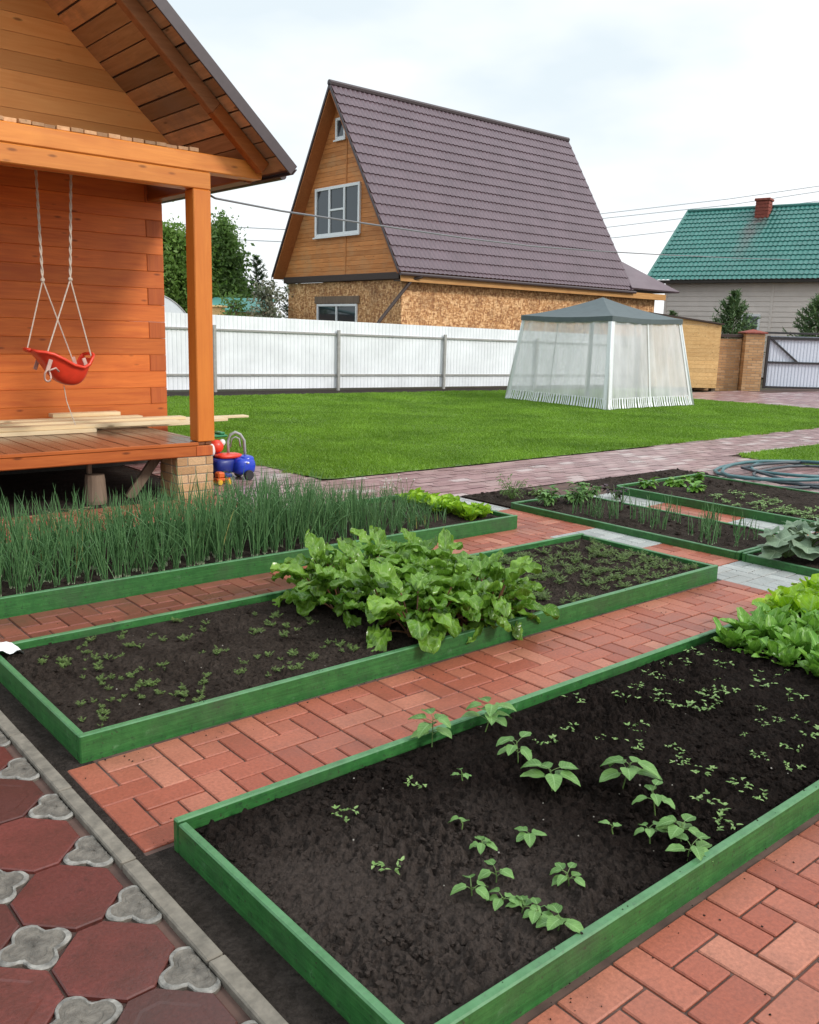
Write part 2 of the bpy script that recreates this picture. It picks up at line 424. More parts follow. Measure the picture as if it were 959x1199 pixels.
def netting():
    t = NT('mosquito_netting'); tr = t.node('ShaderNodeBsdfTransparent'); df = t.node('ShaderNodeBsdfDiffuse'); tl = t.node('ShaderNodeBsdfTranslucent')
    df.inputs[0].default_value = (.9, .9, .92, 1); tl.inputs[0].default_value = (.9, .9, .93, 1)
    a = t.node('ShaderNodeMixShader'); a.inputs[0].default_value = .25; t.link(df.outputs[0], a.inputs[1]); t.link(tl.outputs[0], a.inputs[2])
    mx = t.node('ShaderNodeMixShader')
    n = t.noise(t.coord((1, 1, .25)), 3.5, 4)
    t.link(t.ramp(n, [(.3, (.4,)*3), (.7, (.66,)*3)]), mx.inputs[0])
    t.link(tr.outputs[0], mx.inputs[1]); t.link(a.outputs[0], mx.inputs[2]); t.link(mx.outputs[0], t.out.inputs['Surface'])
    return t.m
M['net'] = netting()

# ------------------------------------------------------------------ camera
f, Fv, Rv, Uv = 1047.748, Vector((.6377, .7440, -.1978)), None, None
pitch, roll, yaw, H = .199144637, .0274138, .862556724, 1.44351291
Fv = Vector((math.cos(yaw)*math.cos(pitch), math.sin(yaw)*math.cos(pitch), -math.sin(pitch)))
R0 = Vector((math.sin(yaw), -math.cos(yaw), 0)); U0 = R0.cross(Fv)
Rv = R0*math.cos(roll) + U0*math.sin(roll); Uv = -R0*math.sin(roll) + U0*math.cos(roll)
cam = bpy.data.cameras.new('camera'); co = bpy.data.objects.new('camera', cam); COL.objects.link(co)
m = Matrix.Identity(4)
for i in range(3): m[i][0] = Rv[i]; m[i][1] = Uv[i]; m[i][2] = -Fv[i]
m[2][3] = H
co.matrix_world = m
cam.sensor_fit = 'HORIZONTAL'; cam.sensor_width = 36; cam.lens = f/959*36
cam.clip_start = .05; cam.clip_end = 3000
sc.camera = co

# ------------------------------------------------------------------ world and sun
w = bpy.data.worlds.new('World'); sc.world = w; w.use_nodes = True
n = w.node_tree.nodes; l = w.node_tree.links; bg = n['Background']
sky = n.new('ShaderNodeTexSky'); sky.sky_type = 'NISHITA'; sky.sun_disc = False
SUN_EL, SUN_AZ = math.radians(34), math.radians(-68)   # direction the light comes from, angle from +X
sky.sun_elevation = SUN_EL; sky.sun_rotation = math.radians(90) - SUN_AZ
tc = n.new('ShaderNodeTexCoord')
mp = n.new('ShaderNodeMapping'); mp.inputs['Scale'].default_value = (1., 1., 2.6); mp.inputs['Location'].default_value = (3.1, .4, .2)
l.new(tc.outputs['Generated'], mp.inputs['Vector'])
ns = n.new('ShaderNodeTexNoise'); ns.inputs['Scale'].default_value = 1.9; ns.inputs['Detail'].default_value = 5; ns.inputs['Roughness'].default_value = .5
l.new(mp.outputs[0], ns.inputs['Vector'])
rp = n.new('ShaderNodeValToRGB'); e = rp.color_ramp.elements
e[0].position = .33; e[0].color = (.65, .725, .765, 1); e[1].position = .52; e[1].color = (.89, .9, .91, 1)
dp = n.new('ShaderNodeVectorMath'); dp.operation = 'DOT_PRODUCT'; l.new(tc.outputs['Generated'], dp.inputs[0]); dp.inputs[1].default_value = (.26, -.22, -.3)
ad = n.new('ShaderNodeMath'); ad.operation = 'ADD'; l.new(ns.outputs['Fac'], ad.inputs[0]); l.new(dp.outputs['Value'], ad.inputs[1]); l.new(ad.outputs[0], rp.inputs['Fac'])
sx = n.new('ShaderNodeSeparateXYZ'); l.new(tc.outputs['Generated'], sx.inputs[0])
mr = n.new('ShaderNodeMapRange'); mr.interpolation_type = 'SMOOTHSTEP'
mr.inputs['From Min'].default_value = .38; mr.inputs['From Max'].default_value = 1.; mr.inputs['To Min'].default_value = 10.; mr.inputs['To Max'].default_value = 20.
l.new(sx.outputs[2], mr.inputs['Value'])
vm = n.new('ShaderNodeVectorMath'); vm.operation = 'SCALE'; l.new(rp.outputs['Color'], vm.inputs[0]); l.new(mr.outputs[0], vm.inputs['Scale'])
mx = n.new('ShaderNodeMix'); mx.data_type = 'RGBA'; mx.inputs[0].default_value = .93
l.new(sky.outputs[0], mx.inputs[6]); l.new(vm.outputs[0], mx.inputs[7])
l.new(mx.outputs[2], bg.inputs['Color']); bg.inputs['Strength'].default_value = .1
sl = bpy.data.lights.new('sun', 'SUN'); sl.energy = 1.6; sl.angle = math.radians(10); sl.color = (1, .96, .9)
so = bpy.data.objects.new('sun', sl); COL.objects.link(so)
dv = Vector((math.cos(SUN_EL)*math.cos(SUN_AZ), math.cos(SUN_EL)*math.sin(SUN_AZ), math.sin(SUN_EL)))
so.rotation_euler = dv.to_track_quat('Z', 'Y').to_euler(); so.location = dv*30
sc.view_settings.view_transform = 'Standard'; sc.view_settings.look = 'None'; sc.view_settings.gamma = 1; sc.view_settings.exposure = .42
sc.view_settings.use_curve_mapping = False
sc.render.engine = 'CYCLES'; sc.cycles.use_denoising = True
sc.cycles.max_bounces = 8; sc.cycles.transparent_max_bounces = 24; sc.cycles.diffuse_bounces = 4

# ------------------------------------------------------------------ ground, paths
def sheet(name, pts, z, mat):
    mb = MB(); mb.poly([(p[0], p[1], z) for p in pts]); o = obj(name, mb, mat, kind='structure'); return o
def rect(x0, y0, x1, y1): return [(x0, y0), (x1, y0), (x1, y1), (x0, y1)]
sheet('ground', rect(-400, -400, 600, 600), -.06, M['ground'])
PIN = [(0, 0, 1, 2), (1, 0, 3, 1), (2, 1, 3, 3), (0, 2, 2, 3), (1, 1, 2, 2)]
def paving(mb, x0, y0, x1, y1, ox, oy, u=.1, gap=.0032, mi=0, amp=.0016):
    S = 3*u
    for i in range(int((x0-ox)/S)-2, int((x1-ox)/S)+2):
        for j in range(int((oy-y1)/S)-2, int((oy-y0)/S)+2):
            tz = R(-amp, amp)
            for (a, b, c, d) in PIN:
                xa, xb = ox+i*S+a*u, ox+i*S+c*u; yb, ya = oy-j*S-b*u, oy-j*S-d*u
                e = [gap if q in (1, 2) else gap*1.25 for q in (a, c)]
                xa = max(xa+gap, x0); xb = min(xb-gap, x1); ya = max(ya+gap, y0); yb = min(yb-gap, y1)
                if xb-xa < .015 or yb-ya < .015: continue
                mb.cbox((xa, ya, -.035), (xb, yb, tz+R(-.0012, .0012)), .0035, mi=mi)
red = MB(); grey = MB(); jt = MB()
paving(red, .91, 2.165, 4.92, 2.78, .923, 2.78)
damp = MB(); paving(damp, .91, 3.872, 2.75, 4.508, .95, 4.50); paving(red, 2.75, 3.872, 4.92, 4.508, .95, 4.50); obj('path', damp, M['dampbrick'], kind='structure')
paving(red, .91, -1.3, 9.0, 1.09, .99, 1.085)
colX = (4.925, 5.47)
bands = [(5.08, 5.72, 'g'), (4.18, 5.08, 'r'), (3.58, 4.18, 'g'), (2.98, 3.58, 'r'), (2.38, 2.98, 'g'), (1.09, 2.38, 'r')]
for (a, b, c) in bands: paving(grey if c == 'g' else red, colX[0], a, colX[1], b, 4.92, b)
bands2 = [(4.5, 5.1, 'g'), (3.72, 4.5, 'r'), (3.12, 3.72, 'g'), (1.5, 3.12, 'r')]
for (a, b, c) in bands2: paving(grey if c == 'g' else red, 6.335, a, 6.865, b, 6.33, b)
obj('path', red, M['redbrick'], kind='structure')
obj('path_grey', grey, M['greybrick'], kind='structure').name = 'path'
sheet('path_bed', rect(.905, -1.3, 9.0, 5.72), -.0065, M['joint'])
# pink paving: running zig-zag blocks
pink = MB()
def pinkpave(x0, y0, x1, y1, L=.24, W=.12):
    nx = int((x1-x0)/L)+2; ny = int((y1-y0)/W)+1
    for j in range(ny):
        for i in range(-1, nx):
            xa = x0 + i*L + (L/2 if j % 2 else 0); ya = y0 + j*W
            xb = min(xa+L-.006, x1); yb = min(ya+W-.006, y1); xa = max(xa, x0)
            if xb-xa < .03 or yb-ya < .03: continue
            mid = ya+(yb-ya)/2; k = .018
            pts = [(xa+k, ya), (xb+k, ya), (xb, ya+(yb-ya)*.35), (xb+k, mid+.02), (xb, yb), (xa, yb), (xa+k, mid+.02), (xa, ya+(yb-ya)*.35)]
            z = R(-.002, .002)
            mb0 = [(p[0], p[1], z) for p in pts]
            pink.poly(mb0)
pinkpave(3.72, 5.73, 10.4, 7.06)
pinkpave(3.72, 7.06, 4.93, 10.5)
pinkpave(10.4, 5.98, 20.4, 7.18)
pinkpave(7.0, 3.0, 10.42, 5.73)
pinkpave(19.75, 5.98, 30, 12.9, .3, .15)
pinkpave(19.75, 12.9, 24.4, 13.9, .3, .15)
obj('paved_yard', pink, M['pinkbrick'], kind='structure')
pbp = MB(); pbp.poly([(p[0], p[1], -.012) for p in rect(3.7, 5.725, 30, 14)]); obj('paved_yard_bed', pbp, M['joint'], kind='structure')
# red and straw strip before the porch
st = MB(); paving(st, -1.5, 5.73, 3.71, 6.9, 0, 6.9)
obj('porch_path', st, M['redbrick'], kind='structure')
sheet('porch_path_bed', rect(-1.5, 5.73, 3.71, 6.9), -.016, M['joint'])
sheet('porch_ground', rect(-2.5, 6.9, 3.71, 9.2), -.012, M['dirt'])
# bare soil strips beside the kerb, between the paving and the boards
sheet('bare_soil', [(.885, -1), (1.03, -1), (1.03, 2.165), (.925, 2.165), (.925, 2.78), (1.02, 2.78), (1.02, 3.87), (.91, 3.87), (.91, 8), (.885, 8)], -.006, M['dirt'])

# decorative tile yard beside the kerb
dec = MB()
def oct_tile(cx, cy, hx, hy, c, z):
    g = .004; hx -= g; hy -= g
    ring = [(-hx+c, -hy), (hx-c, -hy), (hx, -hy+c), (hx, hy-c), (hx-c, hy), (-hx+c, hy), (-hx, hy-c), (-hx, -hy+c)]
    dx, dy = R(-.002, .002), R(-.002, .002); tx, ty = R(-.012, .012), R(-.012, .012)
    def P(k, zz): return [(cx+dx+x*k, cy+dy+y*k, zz+x*tx+y*ty) for x, y in ring]
    dp_ = R(.0008, .002) if random.random() < .4 else 0.; V = P(1, z-.02) + P(1, z-.003) + P(.975, z) + P(.7, z) + P(.64, z-dp_)
    F = []
    for r in range(4):
        for i in range(8): F.append([r*8+i, r*8+(i+1) % 8, (r+1)*8+(i+1) % 8, (r+1)*8+i])
    F.append([32+i for i in range(8)])
    dec.add(V, F, 0)
def rosette(cx, cy, z, ang=0., xmax=.845):
    N = 72; rings = [(1., -.02, 1), (1., -.001, 1), (.96, .0025, 2), (.84, .003, 2), (.78, -.0005, 1), (.66, -.0003, 1), (.62, .0012, 1), (.54, .0012, 1), (.5, -.0005, 1), (.4, -.0005, 1), (.3, .0012, 1), (.16, .0014, 1), (.001, .0014, 1)]
    V = []; k0 = R(.97, 1.02); sd = R(0, 9)
    for (q, dz, mi) in rings:
        for k in range(N):
            t = 2*PI*k/N; ph = (t+PI/4) % (PI/2) - PI/4
            rr = .6*math.cos(ph)+math.sqrt(max(0, .427**2-(.6*math.sin(ph))**2))
            rr += .2*math.exp(-((abs(ph)-PI/4)/.085)**2) + .02*math.sin(3*t+sd)
            rr += .012*math.sin(9*t+sd)*math.sin(5*t+2*sd)*(q > .7)
            if q < .35: rr = .72+.28*math.cos(4*t)
            if q < .2: rr = 1.
            r = .087*k0*rr
            V.append((min(cx+q*r*math.cos(t)*.95, xmax), cy+q*r*math.sin(t), z+dz+R(-.0006, .0006)))
    for i in range(len(rings)-1):
        F = [[i*N+k, i*N+(k+1) % N, (i+1)*N+(k+1) % N, (i+1)*N+k] for k in range(N)]
        o = len(dec.v) if i == 0 else o
        if i == 0: dec.v.extend(V)
        for fc in F: dec.f.append([a+o for a in fc]); dec.mi.append(2 if i in (1, 2) else 1); dec.uv.append(None)
for i in range(5):
    for j in range(18):
        cx = .69 - i*.26; cy = .32 + .30*j
        oct_tile(cx, cy, .13, .15, .094, 0.)
for i in range(6):
    for j in range(18):
        rosette(.82 - i*.26, .17+.30*j, -.002)
obj('courtyard', dec, [M['decored'], M['decogrey'], M['decorim']], kind='structure')
sheet('courtyard_bed', rect(-.6, -.5, .85, 5.6), -.011, M['joint'])
sheet('courtyard_edge', rect(-6, -6, -.5, 6), -.01, M['dirt'])
kb = MB(); y = .2
while y < 6.2:
    L_ = .487; dx = R(-.003, .003)
    kb.cbox((.848+dx, y+.003, -.08), (.892+dx, y+L_-.003, .013+R(-.002, .002)), .004); y += L_
obj('kerb', kb, M['kerb'], kind='structure')

# ------------------------------------------------------------------ lawn
lawn_poly = [(4.97, 7.13), (5.1, 7.08), (9.1, 7.08), (12.5, 7.12), (15.56, 7.2), (19.3, 7.25), (19.7, 7.6), (19.72, 13.0), (21, 13.9), (23.2, 15.3), (17.1, 16.25), (8.1, 17.1), (3.0, 17.7), (3.0, 9.9), (4.93, 9.9), (4.92, 8.2)]
lawn2_poly = [(10.44, 3.2), (20, 3.2), (20, 5.95), (11.0, 5.98), (10.6, 5.93), (10.44, 5.6)]
sheet('lawn', lawn_poly, .004, M['lawn']); sheet('lawn', lawn2_poly, .004, M['lawn'])
def inpoly(px, py, poly):
    ins = np.zeros(len(px), bool); j = len(poly)-1
    for i in range(len(poly)):
        xi, yi = poly[i]; xj, yj = poly[j]
        c = ((yi > py) != (yj > py)) & (px < (xj-xi)*(py-yi)/(yj-yi+1e-12)+xi)
        ins ^= c; j = i
    return ins
def grass(name, poly, dens, seed):
    rng = np.random.default_rng(seed)
    P = np.array(poly); lo = P.min(0); hi = P.max(0)
    n = int((hi[0]-lo[0])*(hi[1]-lo[1])*dens)
    x = rng.uniform(lo[0], hi[0], n); y = rng.uniform(lo[1], hi[1], n)
    d = x*.638+y*.744
    lat = (x*.763-y*.646)/d
    jx = .05*np.sin(y*9+x*3)+.035*np.sin(y*23+1)+rng.normal(0, .025, n); jy = .05*np.sin(x*8+1)+.035*np.sin(x*21)+rng.normal(0, .025, n)
    keep = inpoly(x+jx, y+jy, poly) & (rng.random(n) < np.clip((11/d)**1.6, .12, 1)) & (np.abs(lat) < .62)
    x, y, d = x[keep], y[keep], d[keep]; n = len(x)
    h = rng.uniform(.016, .036, n)*(1+.4*np.sin(x*2.1+1)*np.sin(y*1.7)); a = rng.uniform(0, 2*np.pi, n)
    wd = rng.uniform(.004, .008, n)*(d/9)**.8
    lx, ly = rng.normal(0, .5, n)*h, rng.normal(0, .5, n)*h
    V = np.zeros((n, 3, 3)); ca, sa = np.cos(a), np.sin(a)
    V[:, 0] = np.stack([x-ca*wd, y-sa*wd, np.full(n, .002)], 1)
    V[:, 1] = np.stack([x+ca*wd, y+sa*wd, np.full(n, .002)], 1)
    V[:, 2] = np.stack([x+lx, y+ly, h], 1)
    me = bpy.data.meshes.new(name)
    me.vertices.add(3*n); me.vertices.foreach_set('co', V.ravel())
    me.loops.add(3*n); me.loops.foreach_set('vertex_index', np.arange(3*n, dtype=np.int32))
    me.polygons.add(n); me.polygons.foreach_set('loop_start', np.arange(0, 3*n, 3, dtype=np.int32))
    me.update(calc_edges=True); me.materials.append(M['grass'])
    o = bpy.data.objects.new(name, me); COL.objects.link(o); o['kind'] = 'stuff'
    tag(o, 'short mown green grass of the lawn', 'grass'); return o
grass('grass', lawn_poly, 5200, 3)
o = grass('grass', lawn2_poly, 4200, 4); o['label'] = 'green grass of the small lawn corner behind the coiled hose'
sheet('dirt_strip', [(3, 17.7), (8.1, 17.1), (17.1, 16.25), (23.2, 15.3), (24.5, 16.4), (18, 17.3), (9.7, 18.3), (3, 19.2)], -.004, M['dirt'])

# ------------------------------------------------------------------ raised beds
def soilgrid(mb, x0, y0, x1, y1, z, step, amp, seed, rough=1.):
    nx = int((x1-x0)/step); ny = int((y1-y0)/step); V = []; Fc = []
    for i in range(nx+1):
        for j in range(ny+1):
            x = x0+(x1-x0)*i/nx; y = y0+(y1-y0)*j/ny
            p = Vector((x+seed*3.1, y, seed*.3))
            a = noise.fractal(p*1.6, 1., 2., 2)*amp*.9
            lump = .55+.75*noise.noise(p*3.1)
            bl = abs(noise.noise(p*26))*.9 + abs(noise.noise(p*53+Vector((3, 1, 7))))*.55 + abs(noise.noise(p*110))*.3
            a += (bl-.3)*amp*3.*rough*max(.3, lump)
            ed = min(x-x0, x1-x, y-y0, y1-y); e = min(1, ed/.05)
            V.append((x, y, z + a*e - .006*(1-e)))
    for i in range(nx):
        for j in range(ny):
            a = i*(ny+1)+j; Fc.append([a, a+ny+1, a+ny+2, a+1])
    mb.add(V, Fc)
def clods(mb, x0, y0, x1, y1, z, n, r0, r1):
    for _ in range(n):
        r = r0+(r1-r0)*random.random()**3
        cx_, cy_ = R(x0, x1), R(y0, y1)
        if noise.noise(Vector((cx_*4, cy_*4, 3.3))) < R(-.5, .35): continue
        mb.blob((cx_, cy_, z+r*.25+R(0, .004)), r, 5, 4, .5, 0, R(.55, .9))
def bed(label, x0, y0, x1, y1, h, soilz, mat, t=.027, step=.02, amp=.014, seed=1, nclod=300, crs=(.006, .02), pebbles=0, mb_joint=2.0, z0=-.03, hf=None):
    b = thing('raised_bed', label, 'raised bed', (x0, y0, 0))
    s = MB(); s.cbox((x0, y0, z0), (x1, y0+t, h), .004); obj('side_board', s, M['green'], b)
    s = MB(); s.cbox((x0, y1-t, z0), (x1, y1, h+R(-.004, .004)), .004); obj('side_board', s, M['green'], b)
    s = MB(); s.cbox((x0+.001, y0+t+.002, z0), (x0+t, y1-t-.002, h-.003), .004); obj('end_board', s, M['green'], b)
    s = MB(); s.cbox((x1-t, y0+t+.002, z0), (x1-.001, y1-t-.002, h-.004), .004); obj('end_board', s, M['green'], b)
    s = MB(); soilgrid(s, x0+t, y0+t, x1-t, y1-t, soilz, step, amp, seed); clods(s, x0+t+.02, y0+t+.02, x1-t-.02, y1-t-.02, soilz, nclod, *crs)
    obj('soil', s, mat, b, smooth=False)
    if pebbles:
        s = MB()
        for _ in range(pebbles):
            r = R(.0015, .0042); s.blob((R(x0+.06, x1-.06), R(y0+.06, y1-.06), soilz+.008+r*.3), r, 5, 3, .25, 0, .7)
        obj('pebble', s, M['stone'], b, kind='stuff')
    return b
bed('long green board bed nearest the camera with bean seedlings in black soil', 1.0, 1.105, 4.95, 2.15, .088, .056, M['soil'], step=.0075, amp=.021, seed=3, nclod=15000, crs=(.0018, .0115), pebbles=60)
bed('middle green board bed holding the big clump of beet leaves', .98, 2.80, 4.9, 3.865, .092, .065, M['soil2'], step=.011, amp=.013, seed=11, nclod=5000, crs=(.0015, .008), pebbles=40)
bed('green board bed full of tall green onions in front of the porch', -1.2, 4.515, 4.95, 5.66, .1, .07, M['soil2'], step=.03, amp=.014, seed=23, nclod=500, crs=(.005, .02))
bed('low green edged bed with thin onion shoots between two tiled paths', 5.47, 2.985, 6.33, 5.08, .055, .045, M['soil2'], step=.025, amp=.012, seed=31, nclod=250, crs=(.005, .02))
bed('low green edged bed with pale seedlings in front of the coiled hose', 6.87, 2.2, 8.28, 5.06, .075, .06, M['soil2'], step=.03, amp=.014, seed=37, nclod=250, crs=(.005, .02))
bed('low edged bed of broad grey green squash leaves at the right edge', 5.47, 1.9, 6.4, 2.965, .055, .045, M['soil2'], step=.03, amp=.012, seed=41, nclod=150, crs=(.005, .02))
s = MB(); soilgrid(s, 5.5, 5.1, 6.3, 5.72, .012, .03, .016, 51); clods(s, 5.55, 5.15, 6.25, 5.68, .012, 120, .005, .02)
soilgrid(s, 7.0, 5.08, 8.75, 5.66, .012, .03, .016, 53); clods(s, 7.05, 5.12, 8.7, 5.62, .012, 160, .005, .02)
obj('bare_soil', s, M['soil2'], kind='structure')
s = MB(); s.cbox((6.36, 5.085, -.03), (8.3, 5.105, .03), .003)

cr = MB(); random.seed(44)
for (xa, ya, xb, yb, zz, n_) in ((.95, 2.155, 4.9, 2.3, .001, 260), (.95, 2.66, 4.9, 2.795, .001, 260), (.95, 2.3, 4.9, 2.66, .001, 70), (1.05, 1.0, 4., 1.1, .001, 160), (1.05, .5, 4., 1.0, .001, 60), (1.0, 1.108, 4.9, 1.128, .088, 60), (1.0, 2.128, 4.9, 2.148, .088, 130), (.98, 2.805, 4.9, 2.822, .092, 90), (4.95, 1.2, 5.45, 5.6, .001, 140), (.95, 3.88, 4.9, 4.5, .001, 200)):
    for _ in range(n_//2):
        r = R(.0012, .004)*R(.4, 1); cr.blob((R(xa, xb), R(ya, yb), zz+r*.3), r, 5, 3, .4, 0, .7)
obj('soil_crumbs', cr, M['dirt'], kind='stuff')
tag(bpy.data.objects['soil_crumbs'], 'dark soil crumbs spilled on the tiles and boards', 'soil')
# ------------------------------------------------------------------ plants
def leaf(mb, base, d, up, L, W, n=4, droop=.5, fold=.12, shape='ovate', wave=0., cols=3, mi=0, crk=0.):
    d = Vector(d).normalized(); up = Vector(up)
    side = d.cross(up)
    if side.length < 1e-4: side = d.cross(Vector((1, 0, 0)))
    side.normalize(); upv = side.cross(d).normalized()
    p = Vector(base); V = []; UVs = []
    ph = R(0, 6)
    for i in range(n+1):
        t = i/n
        if shape == 'ovate': wd = math.sin(PI*min(1, t**.62))*(1-.15*t) if t > 0 else .0
        elif shape == 'heart': wd = [(.35+.65*min(1, t/.22)) if t < .22 else math.cos((t-.22)/.78*PI/2)**.8][0]
        elif shape == 'chard': wd = (.2+.8*math.sin(PI/2*t/.42)) if t < .42 else math.sqrt(max(0, 1-((t-.42)/.585)**2.4))
        elif shape == 'spoon': wd = .18+.82*math.sin(PI*min(1, max(0, (t-.1)/.9))**.9) if t < .97 else .3
        else: wd = math.sin(PI*t)
        wd = max(wd, .03)*W*.5
        for c in range(cols):
            u = c/(cols-1); q = 2*u-1
            wz = wave*math.sin(t*11+ph+q*2.)*abs(q) + wave*.6*math.sin(t*23+ph*2+q*5)*abs(q)
            cr_ = crk*noise.noise(Vector((q*3.2+ph*7, t*5.5, ph))) if crk else 0.
            V.append(p + side*q*wd + upv*(fold*W*abs(q)**1.3*min(1, wd/(W*.5)+.2) + wz + cr_)); UVs.append((u, t))
        ang = -droop/n
        rot = Matrix.Rotation(ang, 3, side)
        d = rot @ d; upv = rot @ upv
        p = p + d*(L/n)
    Fc = []
    for i in range(n):
        for c in range(cols-1):
            a = i*cols+c; Fc.append([a, a+1, a+cols+1, a+cols])
    mb.add(V, Fc, mi, UVs)
def dirv(az, el): return Vector((math.cos(az)*math.cos(el), math.sin(az)*math.cos(el), math.sin(el)))
def arc(base, az, el, L, n, bend):
    p = Vector(base); pts = [p.copy()]; e = el
    for i in range(n):
        p = p + dirv(az, e)*(L/n); e -= bend/n; pts.append(p.copy())
    return pts, az, e

# green onions
def onion(k, hmin, hmax, nl, rad):
    t = tag(obj('onion_plant', mbo(k, hmin, hmax, nl, rad), [M['onion'], M['onionbase'], M['oniondry']], smooth=True), 'clump of tall blue green onion leaves growing in the onion bed', 'onion plant', 'green onions in the bed by the porch')
    return t
def mbo(k, hmin, hmax, nl, rad):
    mb = MB()
    for i in range(nl):
        az = R(0, 2*PI); L = R(hmin, hmax); el = PI/2 - abs(random.gauss(0, .19)); bend = R(-.1, .35)
        if random.random() < .16: bend = R(.8, 1.6)
        b = (R(-.022, .022), R(-.022, .022), -.01)
        pts, _, _ = arc(b, az, el, L, 6, bend)
        mb.tube(pts, [rad*q for q in (.8, .95, 1.05, 1., .85, .6, .12)], 4, 2 if random.random() < .03 else 0, False)
        mb.tube([b, (Vector(pts[1])-Vector(b))*.45+Vector(b)], [rad*1.25, rad*1.0], 4, 1, False)
    return mb
ONI = [onion(k, .32, .5, 12, .0036) for k in range(9)]
used = set()
def place(src, i, loc, rz, s, **kw):
    o = src[i % len(src)]
    if o.name not in used:
        used.add(o.name); o.location = loc; o.rotation_euler = (0, 0, rz); o.scale = (s, s, s)
        if kw.get('label'): o['label'] = kw['label']
        if kw.get('group'): o['group'] = kw['group']
        return o
    return dup(o, loc, rz, s, kw.get('label'), kw.get('group'))
cnt = 0
for row in range(8):
    y = 4.63 + row*.128
    x = .75 + R(0, .1)
    while x < 4.25:
        fade = 1. if x < 3.3 else max(.55, 1-(x-3.3)*.45)
        if not ((x > 3.9 and random.random() < .35) or (row > 4 and random.random() < .3)):
            place(ONI, random.randrange(9), (x+R(-.02, .02), y+R(-.025, .025), .068), R(0, 6.28), R(.74, 1.08)*fade*(.93+.1*math.sin(x*2.6+row))*(.9 if row > 4 else 1.)*(.93 if x < 2. else 1.))
            cnt += 1
        x += R(.07, .105)
# thinner shoots
THIN = []
for k in range(4):
    o = tag(obj('onion_shoot', mbo(k, .12, .24, 4, .003), [M['onion'], M['onionbase'], M['oniondry']], smooth=True), 'thin upright onion shoots growing in the narrow edged bed', 'onion shoots', 'onion shoots in the narrow bed')
    THIN.append(o)
for i in range(46):
    place(THIN, i, (R(5.55, 6.25), 3.1+1.45*(i+R(0, .8))/46, .045), R(0, 6), R(.8, 1.25))
THIN2 = [tag(obj('onion_seedling', mbo(k, .08, .18, 3, .0025), [M['onion'], M['onionbase'], M['oniondry']], smooth=True), 'short sparse onion seedling at the lettuce end of the onion bed', 'onion seedling', 'short onion seedlings by the pale lettuce') for k in range(3)]
for i in range(26):
    place(THIN2, i, (R(4.0, 4.5), R(4.62, 5.5), .07), R(0, 6), R(.9, 1.4))

# beets (leafy clump)
def beet(seed):
    random.seed(seed)
    t = thing('beet_plant', '', 'beet plant')
    st = MB(); lf = MB()
    nl = 17
    for i in range(nl):
        az = i*2.4 + R(-.3, .3); q = i/nl
        el = 1.42 - q*.95 + R(-.12, .12)
        L = R(.1, .2)*(1.05 - .25*q)
        pts, a, e = arc((R(-.02, .02), R(-.02, .02), 0), az, el, L, 4, .3)
        st.tube(pts, [.005, .0045, .004, .004, .0035], 5, 0, False)
        leaf(lf, pts[-1], dirv(a+R(-.3, .3), e*.88), (0, 0, 1), R(.14, .21), R(.078, .108), 13, R(.5, 1.6), R(-.05, .16), 'chard', R(.004, .007), 9, 0, .034)
    obj('stalks', st, M['stalk'], t, smooth=True); obj('leaves', lf, M['chard'], t, smooth=True)
    return t
BEET = [beet(100+k) for k in range(5)]
random.seed(77)
bpos = []
for (bx, by) in [(2.52, 3.62), (2.68, 3.68), (2.84, 3.7), (3.0, 3.66), (3.14, 3.56), (2.52, 3.4), (2.68, 3.46), (2.84, 3.44), (3.0, 3.42), (3.14, 3.34), (2.56, 3.16), (2.72, 3.2), (2.88, 3.16), (3.04, 3.14), (3.13, 3.1), (2.58, 2.99), (2.74, 2.96), (2.9, 2.93), (3.04, 2.93), (3.12, 2.98)]:
    place(BEET, len(bpos), (bx+R(-.03, .03), by+R(-.03, .03), .07), R(0, 6.28), R(.88, 1.12), label='leafy beet plant with crinkled green leaves in the dense clump', group='beet plants in the middle bed'); bpos.append(1)

# lettuces
def lettuce(seed, mat, shape, L0, L1, W, el0, name, label, cat, nl=12):
    random.seed(seed); lf = MB()
    for i in range(nl):
        az = i*2.4+R(-.3, .3); q = i/nl; el = 1.45-q*(1.45-el0)+R(-.1, .1)
        leaf(lf, (R(-.012, .012), R(-.012, .012), 0), dirv(az, el), (0, 0, 1), R(L0, L1), W*R(.8, 1.15), 7, R(.2, .9), .15, shape, W*.09, 5)
    return tag(obj(name, lf, mat, smooth=True), label, cat)
FRI = [lettuce(200+k, M['lettuce'], 'chard', .10, .17, .11, .55, 'lettuce', 'bright yellow green frilly lettuce at the far end of the nearest bed', 'lettuce', 14) for k in range(4)]
SPI = [lettuce(220+k, M['lettuce2'], 'spoon', .10, .17, .065, .6, 'spinach', 'mid green upright leafy spinach growing beside the frilly lettuce', 'spinach', 12) for k in range(4)]
PAL = [lettuce(240+k, M['lettuce'], 'chard', .08, .15, .09, .8, 'lettuce', 'pale green lettuce in the row at the end of the onion bed', 'lettuce', 11) for k in range(3)]
random.seed(5); i = 0
for x in np.arange(4.28, 4.9, .115):
    for y in np.arange(1.28, 2.12, .115):
        if x < 4.32 + (2.1-y)*.12 - .02 and y < 1.7: pass
        place(FRI, i, (x+R(-.03, .03), y+R(-.03, .03), .058), R(0, 6), R(.85, 1.15), group='frilly lettuces in the nearest bed'); i += 1
i = 0
for x in np.arange(3.66, 4.26, .1):
    for y in np.arange(1.3, 2.12, .1):
        lim = 3.62 + max(0, (1.62-y))*.2
        if x < lim or y > 2.1: continue
        place(SPI, i, (x+R(-.035, .035), y+R(-.035, .035), .057), R(0, 6), R(.75, 1.15), group='leafy spinach in the nearest bed'); i += 1
i = 0
